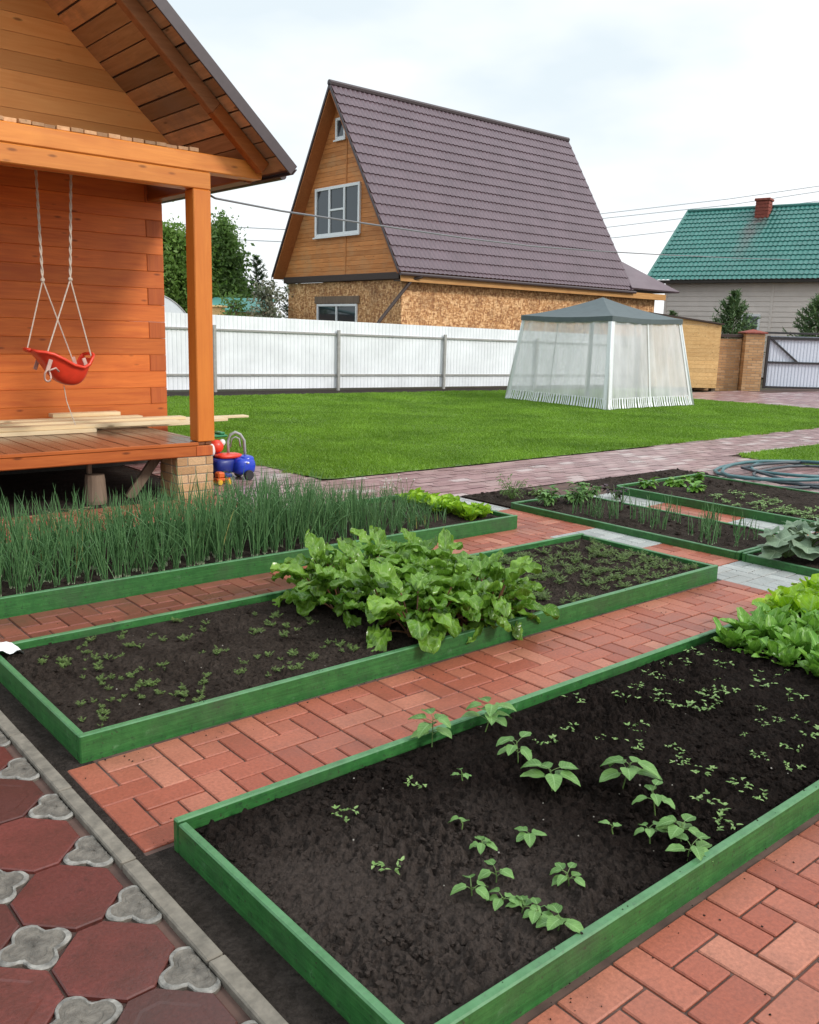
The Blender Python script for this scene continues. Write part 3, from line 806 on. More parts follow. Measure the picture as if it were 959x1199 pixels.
for y in np.arange(4.66, 5.55, .1):
    for dx in (0, .12):
        place(PAL, i, (4.62+dx+R(-.03, .03), y+R(-.03, .03), .07), R(0, 6), R(.8, 1.15), group='pale lettuces at the end of the onion bed'); i += 1

# bean plants, each its own
def bean(loc, label, h, nl, Lf, seed, trif=True, sp=.03, kind='heart'):
    h *= .88; Lf *= .86
    random.seed(seed)
    t = thing('bean_plant', label, 'bean plant', loc, 'bean plants in the nearest bed')
    st = MB(); lf = MB(); B = Vector(loc)
    lean = dirv(R(0, 6), 1.35)
    top = B + lean*h
    st.tube([B-Vector((0, 0, .01)), B.lerp(top, .5)+Vector((R(-.004, .004), R(-.004, .004), 0)), top], [.0025, .002, .0016], 5, 0, False)
    for i in range(nl):
        az = i*2.5+R(-.4, .4); q = .35+.65*(i+1)/nl
        p0 = B.lerp(top, q)
        pl = R(.5, 1.)*sp
        pts, a, e = arc(p0, az, R(.3, .8), pl, 3, .4)
        st.tube(pts, [.0013, .0012, .0011, .001], 4, 0, False)
        leaf(lf, pts[-1], dirv(az+R(-.2, .2), R(-.1, .3)), (0, 0, 1), Lf*R(.85, 1.1), Lf*R(.7, .84), 6, R(.4, 1.), .1, kind, .0012, 5)
    obj('stem', st, M['stem'], t, smooth=True); obj('leaves', lf, M['bean'], t, smooth=True)
Z = .06
bean((1.91, 2.08, Z), 'tall pointed bean plant leaning over the back board of the nearest bed', .115, 9, .075, 1, sp=.03)
bean((2.13, 2.05, Z), 'wide bushy bean plant hanging over the back board of the nearest bed', .12, 10, .078, 2, sp=.05)
bean((2.06, 1.82, Z), 'stacked bean plant just in front of the bushy one by the back board', .085, 7, .06, 3)
bean((2.02, 1.64, Z), 'large bean plant with one long leaf stretched out to its left', .07, 7, .085, 4, sp=.04)
bean((2.2, 1.51, Z), 'tallest two tiered bean plant standing in open black soil', .11, 8, .085, 6, sp=.04)
bean((1.83, 1.84, Z), 'tiny upright bean sprout between two larger plants and a bare patch', .04, 4, .03, 7, sp=.012)
bean((1.64, 1.65, Z), 'single pair of drooping seed leaves alone beside the grey dry soil', .03, 2, .05, 8, sp=.008)
bean((1.61, 1.53, Z), 'small pale bean seedling of narrow leaves just below the drooping pair', .035, 6, .04, 9, sp=.02)
bean((1.75, 1.49, Z), 'flat bean seedling with a spread rosette in the middle of the black soil', .03, 5, .05, 10, sp=.015)
bean((1.97, 1.37, Z), 'single leaf bean sprout left of the cluster at the front board', .025, 2, .035, 11, sp=.01)
bean((2.16, 1.36, Z), 'upright bean plant at the back of the cluster by the front board', .085, 6, .055, 12, sp=.03)
bean((2.02, 1.28, Z), 'small bean plant at the left of the cluster by the front board', .04, 6, .045, 13, sp=.025)
bean((2.08, 1.22, Z), 'broad leaved bean plant in the middle of the cluster by the front board', .06, 7, .065, 14, sp=.035)
bean((2.03, 1.165, Z), 'bean plant whose leaves lean on the front board of the nearest bed', .045, 6, .06, 15, sp=.03)
bean((1.67, 1.28, Z), 'small bean plant standing apart right of the diagonal seedling row', .045, 7, .042, 16, sp=.025)
bean((1.45, 1.41, Z), 'leftmost bean seedling at the top of the diagonal row', .03, 4, .05, 17, sp=.025)
bean((1.53, 1.405, Z), 'bean seedling with a raised leaf, right of the first in the diagonal row', .04, 4, .05, 18, sp=.02)
bean((1.48, 1.335, Z), 'bean seedling second down the diagonal row', .03, 5, .042, 19, sp=.02)
bean((1.49, 1.28, Z), 'bean seedling in the middle of the diagonal row', .03, 4, .045, 20, sp=.02)
bean((1.50, 1.235, Z), 'bean seedling second from the front board in the diagonal row', .035, 5, .045, 21, sp=.02)
bean((1.51, 1.185, Z), 'bean seedling with a large rounded leaf touching the front board', .04, 5, .06, 22, sp=.02)
random.seed(9)
# carrots and weeds
def carrot(seed, n, h):
    random.seed(seed); mb = MB()
    for i in range(n):
        az = R(0, 6.28); pts, a, e = arc((R(-.006, .006), R(-.006, .006), 0), az, R(.6, 1.4), h*R(.7, 1.1), 5, R(.3, .9))
        mb.tube(pts, .0011, 3, 0, False)
        for k in range(2, 6):
            p = pts[k]; L = .022*(1.2-k*.1)
            for sgn in (-1, 1, 0):
                for q in (.5, 1.):
                    d = dirv(az+sgn*1.0+R(-.3, .3), R(-.1, .6))
                    leaf(mb, Vector(p), d, (0, 0, 1), L*q*R(.8, 1.2), .006, 2, .3, .1, 'sin')
    return mb
CAR = [tag(obj('carrot_seedling', carrot(300+k, 6, .055), M['carrot']), 'small feathery carrot seedling in the bare left end of the middle bed', 'carrot seedling', 'carrot seedlings left of the beet clump') for k in range(4)]
CAR2 = [tag(obj('carrot_plant', carrot(320+k, 8, .075), M['carrot']), 'feathery carrot plant in the dense green patch right of the beets', 'carrot plant', 'carrot plants right of the beet clump') for k in range(4)]
random.seed(10)
carL = [(1.12, 3.62), (1.36, 3.73), (1.32, 3.57), (1.37, 3.53), (1.52, 3.72), (1.51, 3.59), (1.36, 3.3), (1.35, 3.14), (1.35, 3.07), (1.47, 3.0), (1.58, 3.03), (1.74, 3.53), (1.87, 3.62), (1.76, 3.8), (1.61, 3.62), (1.74, 3.29), (1.14, 3.05), (1.24, 3.09), (1.1, 2.94), (1.48, 3.24), (1.97, 3.09), (2.09, 3.04), (1.84, 3.12), (1.74, 3.08), (1.83, 2.96), (2.15, 3.3), (2.32, 3.41), (2.15, 3.45), (1.21, 3.55), (1.24, 3.39), (1.25, 3.24), (1.46, 2.93), (2.01, 3.44), (2.19, 3.62), (1.96, 2.97), (2.21, 3.08), (2.24, 2.99)]
i = 0
for (x, y) in carL:
    for q in range(4):
        place(CAR, i, (x+R(-.06, .06), max(2.87, min(3.79, y+R(-.06, .06))), .064), R(0, 6), R(.24, .56)); i += 1
i = 0
for k in range(190):
    x = R(3.5, 4.82); y = 2.9 + .128*int(R(0, 7.0)) + R(-.03, .03)
    if x < 3.6 and y > 3.1 and random.random() < .6: continue
    place(CAR2, i, (x, min(y, 3.8), .065), R(0, 6), R(.4, .8)); i += 1
def weed(seed, n, L):
    random.seed(seed); mb = MB()
    for i in range(n):
        p = (R(-.03, .03), R(-.03, .03), R(.004, .02))
        for q in range(3): leaf(mb, p, dirv(R(0, 6.28), R(.1, .8)), (0, 0, 1), L*R(.6, 1.2), L*R(.4, .65), 3, .5, .1, 'ovate')
    return mb
WEE = [tag(obj('weed_seedling', weed(400+k, 6+k, .014), M['weed']), 'tuft of tiny pale green seedling leaves on the black soil', 'seedling', 'seedling tufts in the nearest bed') for k in range(5)]
random.seed(12)
weeds = [(2.61, 2.03), (2.91, 1.98), (2.92, 1.87), (2.89, 1.75), (2.92, 1.68), (3.13, 1.74), (3.18, 1.7), (3.05, 1.73), (3.44, 2.04), (3.42, 1.88), (3.44, 1.74), (3.46, 1.68), (3.34, 1.66), (3.55, 1.69), (3.33, 1.52), (2.89, 1.31), (2.75, 1.22), (2.49, 1.49), (2.55, 1.55), (2.59, 1.73), (2.47, 1.65), (2.43, 1.75), (2.74, 1.35), (2.31, 1.27), (2.25, 1.18), (2.49, 1.21), (2.49, 1.42), (3.07, 2.02), (2.24, 1.86), (2.38, 1.87), (2.78, 1.93), (3.33, 2.0), (2.5, 1.28), (3.06, 1.32), (1.42, 1.9), (1.35, 1.62), (1.68, 1.9)]
for i, (x, y) in enumerate(weeds):
    place(WEE, i, (x, y, .058), R(0, 6), R(.9, 1.5))
for k in range(20):
    x = R(2.85, 3.65); y = R(1.25, 2.08)
    place(WEE, k, (x, y, .058), R(0, 6), R(.4, .85))
PALE = [tag(obj('pale_seedling', weed(430+k, 9, .02), M['weed']), 'low pale leaved seedling in the row before the hose', 'seedling', 'pale seedlings in the bed by the hose') for k in range(3)]
for i, (x, y) in enumerate([(7.22, 4.12), (7.48, 4.1), (7.22, 3.79), (7.52, 3.84), (7.11, 3.51), (7.35, 3.48), (7.05, 3.26), (6.99, 3.63), (7.0, 3.4), (7.0, 3.2), (7.02, 3.92)]):
    for q in range(4): place(PALE, i*4+q, (x+R(-.1, .1), y+R(-.1, .1), .062), R(0, 6), R(1., 1.8))
# potato-like leafy plants, flower bush, dark basil, squash
def bushy(name, label, cat, loc, h, nl, Lf, W, mat, seed, spread=.6, group=None, shape='ovate'):
    random.seed(seed); t = thing(name, label, cat, loc, group); st = MB(); lf = MB(); B = Vector(loc)
    for i in range(nl):
        az = R(0, 6.28); pts, a, e = arc(B, az, R(1.5-spread, 1.5), h*R(.4, 1.), 4, R(.1, .5))
        st.tube(pts, [.003, .0025, .002, .002, .0015], 4, 0, False)
        for k in (2, 3, 4, 4):
            leaf(lf, pts[k], dirv(az+R(-1.2, 1.2), R(-.2, .7)), (0, 0, 1), Lf*R(.7, 1.15), W*R(.8, 1.1), 4, R(.4, 1.1), .12, shape, Lf*.03)
    obj('stems', st, M['stem'], t, smooth=True); obj('leaves', lf, mat, t, smooth=True); return t
bushy('potato_plant', 'leafy green plant at the left end of the onion shoot bed', 'potato plant', (5.68, 4.86, .045), .16, 16, .075, .05, M['bean'], 501)
bushy('potato_plant', 'leafy green plant between two others at the far end of the shoot bed', 'potato plant', (5.95, 4.78, .045), .17, 16, .075, .05, M['bean'], 502)
bushy('potato_plant', 'leafy green plant nearest the dark purple herb', 'potato plant', (6.2, 4.86, .045), .16, 16, .075, .05, M['bean'], 503)
bushy('flower_bush', 'small reddish tipped flower bush on bare soil before the pink paving', 'flower bush', (5.72, 5.3, .01), .26, 26, .05, .018, M['birch2'], 504, .8)
bushy('flower_bush', 'sparse low flower bush right of the reddish tipped one', 'flower bush', (6.05, 5.32, .01), .12, 18, .04, .02, M['carrot'], 505, .9)
bushy('purple_herb', 'dark purple leaved herb between the two low beds', 'herb', (6.62, 4.86, .0), .15, 12, .06, .04, M['purple'], 506)
for k, (x, y, lb) in enumerate([(7.1, 4.86, 'pale squash seedling at the left corner of the hose bed'), (7.45, 4.78, 'pale squash seedling second along the hose bed'), (7.85, 4.84, 'pale squash seedling at the far board of the hose bed'), (7.3, 4.5, 'small pale squash seedling in front of the other squash seedlings')]):
    bushy('squash_seedling', lb, 'squash seedling', (x, y, .06), .1, 7, .09, .07, M['lettuce2'], 510+k, 1.)
def squash(loc, label, seed, n, s):
    random.seed(seed); t = thing('squash_plant', label, 'squash plant', loc); st = MB(); lf = MB(); B = Vector(loc)
    for i in range(n):
        az = i*2.4+R(-.4, .4); pts, a, e = arc(B, az, R(.6, 1.25), R(.12, .24)*s, 4, .5)
        st.tube(pts, [.006, .005, .005, .004, .004], 5, 0, False)
        c = Vector(pts[-1]); nrm = (Vector((0, 0, 1))+dirv(az, 0)*R(.1, .8)).normalized()
        a1 = nrm.cross(Vector((0, 0, 1)) if abs(nrm.z) < .99 else Vector((1, 0, 0))).normalized(); a2 = nrm.cross(a1)
        Rr = R(.06, .105)*s; N = 25; V = [c]; U = [(.5, 0)]
        for ring in (.5, 1.):
            for k in range(N):
                th = 2*PI*k/N; rr = Rr*ring*(1+(.16*math.cos(5*th)+.06*math.cos(15*th))*ring)*(1-.55*math.exp(-((th-PI)/.22)**2))
                V.append(c+a1*rr*math.cos(th)+a2*rr*math.sin(th)+nrm*(.25*Rr*ring*ring*(.4+.6*math.cos(5*th)) + R(-.004, .004))); U.append((.5+.5*ring*math.cos(2.5*th), ring))
        Fc = [[0, 1+k, 1+(k+1) % N] for k in range(N)] + [[1+k, 1+N+k, 1+N+(k+1) % N, 1+(k+1) % N] for k in range(N)]
        lf.add(V, Fc, 0, U)
    obj('stalks', st, M['stem'], t, smooth=True); obj('leaves', lf, M['squash'], t, smooth=True)
squash((5.6, 2.72, .045), 'broad leaved squash plant at the left corner of the squash bed', 601, 10, 1.)
squash((5.95, 2.75, .045), 'broad leaved squash plant in the middle of the squash bed', 602, 12, 1.1)
squash((6.2, 2.55, .045), 'broad leaved squash plant at the far side of the squash bed', 603, 12, 1.1)
squash((5.8, 2.4, .045), 'broad leaved squash plant cut by the right edge of the photo', 604, 12, 1.)
random.seed(21)
fl = MB(); st = MB(); t = thing('flower_bush', 'thin white flowering herb behind the pale lettuces', 'flower bush', (4.62, 5.6, .05))
for i in range(16):
    pts, a, e = arc((4.62+R(-.12, .12), 5.58+R(-.05, .05), .05), R(0, 6), R(1.1, 1.5), R(.14, .24), 4, .2); st.tube(pts, .0018, 4, 0, False)
    for k in (2, 3): leaf(fl, pts[k], dirv(R(0, 6), .5), (0, 0, 1), .04, .012, 2, .3, .1, 'ovate')
    fl.blob(pts[-1], .008, 5, 3, .2, 1, .6)
obj('stems', st, M['stem'], t); obj('flowers', fl, [M['birch2'], M['flower']], t)
# straw litter before the porch
sw = MB()
for i in range(420):
    x, y = R(.2, 3.4), R(5.7, 6.9); a = R(0, 6.28); L_ = R(.05, .16)
    sw.tube([(x, y, R(.004, .03)), (x+L_*math.cos(a), y+L_*math.sin(a), R(.004, .04))], .0018, 3, 0, False)
tag(obj('straw', sw, M['straw'], kind='stuff'), 'dry straw scattered on the red tiles before the porch', 'straw')

# ------------------------------------------------------------------ log house with porch
hs = thing('log_house', 'orange stained log house with covered porch at the left', 'house', (1.4, 8.95, 0))
YF, YW, XC = 6.95, 8.95, 4.23
def logwall():
    a = MB(); b = MB(); z = .12; k = 0
    while z < 2.75:
        h = .1685
        xe = XC if k % 2 == 0 else XC-.181
        a.cbox((-1.4, YW+R(-.003, .003), z+.0005), (xe, YW+.16, z+h-.0005), .004)
        if k % 2: b = MB(); b.cbox((XC-.18, YW-.004, z+.001), (XC, YW+.16, z+h-.001), .005); obj('corner_joint', b, M['log_end'], hs)
        z += h; k += 1
    obj('wall', a, M['wall_wood'], hs)
logwall()
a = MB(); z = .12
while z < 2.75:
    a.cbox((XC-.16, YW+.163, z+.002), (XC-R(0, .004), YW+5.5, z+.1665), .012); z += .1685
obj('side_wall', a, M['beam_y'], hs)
a = MB(); a.cbox((-1.4, YW+.02, -.05), (XC-.03, YW+5.4, .118), .01); obj('foundation', a, M['dark'], hs)
# deck
d = MB(); x = -1.5
while x < 3.66:
    wd = .135; d.cbox((x+.003, YF+.012, .44), (min(x+wd-.003, 3.69), YW-.01, .466+R(-.002, .002)), .004); x += wd
obj('deck', d, M['deck_wood'], hs)
d = MB(); d.cbox((-1.5, YF, .345), (3.69, YF+.15, .437), .008); obj('deck_beam', d, M['deckbeam_wood'], hs)
d = MB(); d.cbox((-1.5, YF-.004, .439), (3.56, YF+.010, .468), .004); d.cbox((-1.5, YF+.153, .345), (-1.35, YW, .438), .01); obj('deck_edge', d, M['deckbeam_wood'], hs)
d = MB(); d.cbox((3.54, YF-.007, .352), (3.693, YF-.001, .432), .002); d.cbox((3.694, YF+.01, .352), (3.70, YF+1.9, .43), .003); obj('deck_end', d, M['log_end'], hs)
d = MB(); d.cbox((3.557, YF-.002, .469), (3.715, YF+.15, 2.53), .007); obj('post', d, M['post_wood'], hs)
# beams
d = MB(); d.cbox((-1.5, YF, 2.532), (3.718, YF+.15, 2.668), .008); d.cbox((-1.5, YF-.004, 2.671), (4.2, YF+.15, 2.81), .008); obj('porch_beam', d, M['beam_wood'], hs)
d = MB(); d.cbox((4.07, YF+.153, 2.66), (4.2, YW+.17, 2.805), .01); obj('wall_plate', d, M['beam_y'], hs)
d = MB(); x = -1.3
while x < 3.55:
    wd = R(.085, .1); d.cbox((x+.003, YF+.0+R(0, .03), 2.814), (x+wd-.003, YW, 2.842+R(-.004, .004)), .003); x += wd
obj('porch_ceiling', d, M['soffit_wood'], hs)
# gable wall
YG = 8.05
XR, S = 1.4, .886
def zr(x): return 2.75+S*(4.33-x)
gb = MB(); z = 2.845; 
while z < 5.2:
    h = .145; zt = min(z+h-.002, zr(XR)-.1)
    def xa(zz): return 4.33-(zz+.07-2.75)/S
    x1b, x1t = xa(z), xa(zt)
    if x1t < XR+.05: break
    gb.prism([(2*XR-x1b, YG+R(-.002, .002), z+.001), (x1b, YG, z+.001), (x1t, YG, zt), (2*XR-x1t, YG, zt)], (0, .04, 0)); z += h
obj('gable_wall', gb, M['gable_wood'], hs)
# sheathing boards (underside seen) running along Y, both slopes
sf = MB(); YB = 6.66
nx = Vector((S, 0, 1)).normalized(); along = Vector((1, 0, -S)).normalized()
q = 0.; Lr = math.hypot(4.33-XR, zr(XR)-2.75)
top = Vector((XR, 0, zr(XR)))
bm_ = Matrix(((along.x, 0, nx.x, top.x), (0, 1, 0, 0), (along.z, 0, nx.z, top.z), (0, 0, 0, 1)))
k = 0
while q < Lr-.02:
    wd = .15
    b1 = min(q+wd-R(.008, .02), Lr)
    sf.cbox((q, YB+R(.0, .01), -.055), (b1, YW+5.6, -.03), .003, bm_); q += wd; k += 1
obj('roof_sheathing', sf, M['soffit_wood'], hs)
rf = MB(); rf.cbox((-.02, YB-.03, -.024), (Lr+.01, YW+5.8, -.008), .003, bm_)
along2 = Vector((-1, 0, -S)).normalized(); nx2 = Vector((-S, 0, 1)).normalized()
bm2 = Matrix(((along2.x, 0, nx2.x, top.x), (0, 1, 0, 0), (along2.z, 0, nx2.z, top.z), (0, 0, 0, 1)))
rf.cbox((-.0, YB-.03, -.05), (Lr+.05, YW+5.8, -.03), .003, bm2)
obj('roof', rf, M['roofbrown'], hs)
wb = MB(); wb.cbox((-.02, YB-.045, -.085), (Lr+.0, YB-.031, .012), .003, bm_); wb.cbox((-.02, YB-.03, -.007), (Lr+.0, YB+.09, .014), .003, bm_)
wb.cbox((Lr+.012, YB-.03, -.06), (Lr+.022, YW+5.8, .0), .003, bm_)
obj('wind_board', wb, M['roofedge'], hs)
ra = MB(); ra.cbox((0, YF-.12, -.165), (Lr-.72, YF-.03, -.058), .006, bm_); 
obj('rafter', ra, M['rafter_wood'], hs)
ra = MB(); ra.cbox((Lr-.72, YF-.12, -.166), (Lr-.12, YF-.03, -.058), .006, bm_);
obj('rafter', ra, M['rafter_red'], hs)
gt = MB(); gt.tube([(4.385, YB+.25, 2.725), (4.385, YW+5.6, 2.74)], .035, 10); obj('gutter', gt, M['roofedge'], hs)
# brick pier under the deck corner
pr = MB(); pm = MB(); pm.cbox((3.366, 6.958, -.05), (3.696, 7.282, .343), .002)
for c in range(5):
    z = -.03+.0745*c; xs = [3.36, 3.53, 3.702] if c % 2 else [3.36, 3.46, 3.63, 3.702]
    for q in range(len(xs)-1): pr.cbox((xs[q]+.003, 6.952, z+.004), (xs[q+1]-.004, 7.05, z+.071), .004)
    ys = [7.055, 7.17, 7.288] if c % 2 else [7.055, 7.22, 7.288]
    for q in range(2):
        pr.cbox((3.36, ys[q]+.003, z+.004), (3.45, ys[q+1]-.003, z+.071), .004); pr.cbox((3.6, ys[q]+.003, z+.004), (3.702, ys[q+1]-.003, z+.071), .004)
p_ = obj('pier', pr, M['yellowbrick'], hs); obj('mortar', pm, M['mortar'], p_)

# things on and under the porch
pl_specs = [(-.6, 3.1, 8.02, .14, .467, .035, 'raw board lying nearest the deck edge, cut short by the photo edge'),
 (1.9, 3.93, 8.06, .13, .503, .036, 'raw pine board on top at the front of the porch pile'),
 (-.5, 4.2, 8.24, .14, .467, .04, 'raw pine board in the middle of the porch pile, ending at the post'),
 (-.6, 4.66, 8.42, .14, .467, .03, 'raw pine board reaching past the post under the others'),
 (-.4, 4.15, 8.36, .13, .51, .03, 'raw pine board lying loose on two others in the pile'),
 (-.7, 5.05, 8.66, .12, .467, .022, 'long thin raw batten sticking out farthest past the post'),
 (.2, 3.8, 8.6, .13, .499, .04, 'raw pine board against the log wall at the back of the pile'),
 (2.95, 3.62, 8.72, .12, .541, .036, 'short raw offcut lying on top of the porch pile')]
for (x0, x1, y, wd, z, h, lb) in pl_specs:
    b = MB(); b.cbox((x0, y, z), (x1, y+wd, z+h), .003); tag(obj('board', b, M['rawboard']), lb, 'board', 'raw boards on the porch deck')
t = thing('chopping_block', 'weathered log end standing under the porch deck', 'log', (2.73, 7.15, 0)); b = MB()
b.lathe([(.0, 0), (.085, 0), (.09, .03), (.08, .2), (.075, .24), (0, .245)], (2.73, 7.15, -.01), 14); b.cbox((2.68, 7.16, .235), (2.715, 7.2, .33), .004); obj('wood', b, M['oldwood'], t)
b = MB(); Mx = Matrix.Translation((3.2, 7.25, .17)) @ Matrix.Rotation(math.radians(38), 4, 'Y'); b.cbox((-.04, -.02, -.24), (.04, .02, .24), .004, Mx)
tag(obj('board', b, M['oldwood']), 'grey weathered board leaning on the brick pier under the deck', 'board')
# swing
sw_ = thing('baby_swing', 'red plastic baby swing seat hanging from pale ropes on the porch', 'swing', (2.62, 7.5, 1.2))
seat = MB()
# bucket: cross-sections along X; high back at the left, front lip at the right
prof = [(-.25, .012, .075), (-.215, -.0, .115), (-.16, -.06, .14), (-.1, -.17, .15), (-.03, -.235, .155), (.06, -.26, .15), (.14, -.25, .14), (.19, -.19, .13), (.215, -.09, .12), (.235, -.03, .1)]
rim = [.03, .02, .015, -.0, -.035, -.085, -.105, -.08, -.035, -.005]
V = []; Fc = []; nn = 13
for (px_, zb, hw), rz_ in zip(prof, rim):
    for k in range(nn):
        u = -1+2*k/(nn-1); zz = zb + (rz_-zb)*abs(u)**2.4
        V.append((2.62+px_, 7.5+hw*math.copysign(abs(u)**.75, u), 1.185+zz))
for i in range(len(prof)-1):
    for k in range(nn-1):
        a = i*nn+k; Fc.append([a, a+1, a+nn+1, a+nn])
seat.add(V, Fc)
so_ = obj('seat', seat, M['red_plastic'], sw_, smooth=True)
md = so_.modifiers.new('thick', 'SOLIDIFY'); md.thickness = .012
md = so_.modifiers.new('sub', 'SUBSURF'); md.levels = 1; md.render_levels = 2
lip = MB()
for sgn in (-1, 1):
    lip.tube([(2.62+p[0], 7.5+sgn*(p[2]+.008), 1.187+r_) for p, r_ in zip(prof, rim)], .014, 8)
lip.tube([(2.62-.25, 7.5-.083, 1.215), (2.62-.268, 7.5-.03, 1.222), (2.62-.268, 7.5+.03, 1.222), (2.62-.25, 7.5+.083, 1.215)], .014, 8)
lip.tube([(2.62+.235, 7.5-.108, 1.182), (2.62+.25, 7.5-.04, 1.19), (2.62+.25, 7.5+.04, 1.19), (2.62+.235, 7.5+.108, 1.182)], .014, 8)
obj('rim', lip, M['red_plastic'], sw_, smooth=True)
wc = MB()
for sgn in (-1, 1):
    Mx = Matrix.Translation((2.48, 7.5+sgn*.147, 1.1)) @ Matrix.Rotation(.35, 4, 'Y'); wc.cbox((-.016, -.004, -.05), (.016, .004, .05), .003, Mx)
    Mx = Matrix.Translation((2.78, 7.5+sgn*.12, 1.12)) @ Matrix.Rotation(-.3, 4, 'Y'); wc.cbox((-.016, -.004, -.04), (.016, .004, .04), .003, Mx)
obj('safety_catch', wc, M['catch'], sw_)
lp = MB()
ring = [(2.48+.024*math.cos(t_)-.02, 7.34+.01*math.sin(2*t_), 1.02+.045*math.sin(t_)) for t_ in np.linspace(0, 2*PI, 16)]
lp.tube(ring, .008, 6, 0, False); lp.tube([(2.47, 7.34, 1.06), (2.53, 7.35, 1.08), (2.56, 7.37, 1.05)], .008, 6); obj('strap_loop', lp, M['catch'], sw_, smooth=True)
for (top_, kn, e1, e2) in (((2.76, 7.42, 2.83), (2.704, 7.42, 1.78), (2.47, 7.36, 1.19), (2.84, 7.40, 1.17)), ((2.53, 7.58, 2.83), (2.54, 7.58, 1.77), (2.39, 7.60, 1.2), (2.77, 7.62, 1.12))):
    rp_ = MB(); T, K = Vector(top_), Vector(kn)
    for ph in (0, PI):
        rp_.tube([T.lerp(K, q)+Vector((.006*math.cos(q*40+ph), .006*math.sin(q*40+ph), 0)) for q in np.linspace(0, 1, 60)], .0065, 5, 0, False)
    rp_.blob(kn, .018, 8, 6, .1); rp_.tube([kn, e1], .0055, 5, 0, False); rp_.tube([kn, e2], .0055, 5, 0, False)
    obj('rope', rp_, M['rope'], sw_)
rp_ = MB(); rp_.tube([(2.64, 7.5, .93), (2.66, 7.51, .8), (2.70, 7.5, .66), (2.72, 7.5, .6)], .004, 5); obj('cord', rp_, M['rope'], sw_)
# toys
ty = thing('toy_car', 'blue ride on toy car with grey handle arch beside the brick pier', 'toy car', (4.28, 7.6, 0))
def ell(mb, c, r, n=16, m=10, p=2.6, mi=0):
    V = []; Fc = []
    def sp(v): return math.copysign(abs(v)**(2/p), v)
    for i in range(m+1):
        ph = -PI/2+PI*i/m
        for k in range(n):
            t = 2*PI*k/n; V.append((c[0]+r[0]*sp(math.cos(ph))*sp(math.cos(t)), c[1]+r[1]*sp(math.cos(ph))*sp(math.sin(t)), c[2]+r[2]*sp(math.sin(ph))))
    for i in range(m):
        for k in range(n): Fc.append([i*n+k, i*n+(k+1) % n, (i+1)*n+(k+1) % n, (i+1)*n+k])
    mb.add(V, Fc, mi)
b = MB(); ell(b, (4.335, 7.56, .13), (.11, .11, .085), p=3.2); ell(b, (4.36, 7.56, .19), (.075, .09, .04), p=3); obj('hood', b, M['blue_plastic'], ty, smooth=True)
b = MB(); ell(b, (4.16, 7.64, .135), (.11, .11, .075), p=4); obj('body', b, M['darkblue_plastic'], ty, smooth=True)
b = MB(); ell(b, (4.22, 7.63, .225), (.13, .09, .025), p=3.2); obj('seat', b, M['red_plastic'], ty, smooth=True)
b = MB(); b.tube([(4.24, 7.66, .2), (4.235, 7.66, .36), (4.26, 7.66, .42), (4.31, 7.65, .445), (4.36, 7.64, .42), (4.395, 7.63, .36), (4.40, 7.62, .18)], .014, 8); b.tube([(4.26, 7.66, .3), (4.275, 7.66, .38), (4.31, 7.65, .4), (4.345, 7.64, .38), (4.36, 7.64, .3)], .008, 6); obj('handle', b, M['grey_plastic'], ty, smooth=True)
for (wx, wy) in ((4.12, 7.53), (4.34, 7.45), (4.12, 7.75), (4.36, 7.68)):
    b = MB(); b.lathe([(0, -.018), (.045, -.018), (.05, -.01), (.05, .01), (.045, .018), (0, .018)], (wx, wy, .05), 16, Matrix.Rotation(PI/2, 4, 'X')); obj('wheel', b, M['black_plastic'], ty, smooth=False)
b = MB(); b.blob((4.33, 7.452, .17), .016, 8, 5, 0, 0, .6); obj('badge', b, M['white_plastic'], ty, smooth=True)
ty = thing('toy_mixer', 'toy of green tray over red and white drum behind the blue toy car', 'toy', (4.13, 7.8, 0))
b = MB(); ell(b, (4.14, 7.72, .31), (.07, .07, .065), p=2.2); obj('drum', b, M['red_plastic'], ty, smooth=True)
b = MB(); ell(b, (4.195, 7.7, .345), (.032, .035, .034), p=2); ell(b, (4.08, 7.7, .28), (.03, .04, .06), p=2.6); obj('lamp', b, M['white_plastic'], ty, smooth=True)
b = MB(); b.cbox((4.04, 7.72, .39), (4.27, 7.88, .415), .01); b.cbox((4.06, 7.73, .415), (4.12, 7.86, .445), .012); b.cbox((4.19, 7.73, .415), (4.25, 7.86, .44), .012); obj('tray', b, M['green_plastic'], ty)
b = MB(); b.cbox((4.05, 7.75, 0), (4.22, 7.88, .26), .02); obj('base', b, M['darkblue_plastic'], ty)
ty = thing('toy_truck', 'little orange and yellow toy truck in front of the blue toy car', 'toy truck', (4.02, 7.36, 0))
b = MB(); b.cbox((3.94, 7.33, .035), (4.08, 7.41, .065), .008); b.cbox((3.95, 7.33, .066), (4.02, 7.41, .12), .012); obj('body', b, M['orange_plastic'], ty)
b = MB(); b.cbox((4.025, 7.325, .068), (4.095, 7.415, .1), .008); obj('tray', b, M['darkblue_plastic'], ty)
for (wx, wy) in ((3.965, 7.325), (4.06, 7.325), (3.965, 7.415), (4.06, 7.415)):
    b = MB(); b.lathe([(0, -.01), (.024, -.01), (.027, 0), (.024, .01), (0, .01)], (wx, wy, .028), 12, Matrix.Rotation(PI/2, 4, 'X')); obj('wheel', b, M['yellow_plastic'], ty)
# white rag at the corner of the middle bed
b = MB(); V = []; Fc = []
for i in range(9):
    for j in range(9):
        u, v = i/8, j/8
        V.append((.985+.11*u+.01*math.sin(v*5), 3.74+.12*v, .097+.022*math.sin(u*4+v*3)*math.sin(v*5)+.012*math.sin(u*9)-.04*max(0, u-.55)))
for i in range(8):
    for j in range(8): a = i*9+j; Fc.append([a, a+9, a+10, a+1])
b.add(V, Fc); tag(obj('rag', b, M['white_plastic'], smooth=True), 'crumpled white scrap of film on the corner of the middle bed', 'scrap')

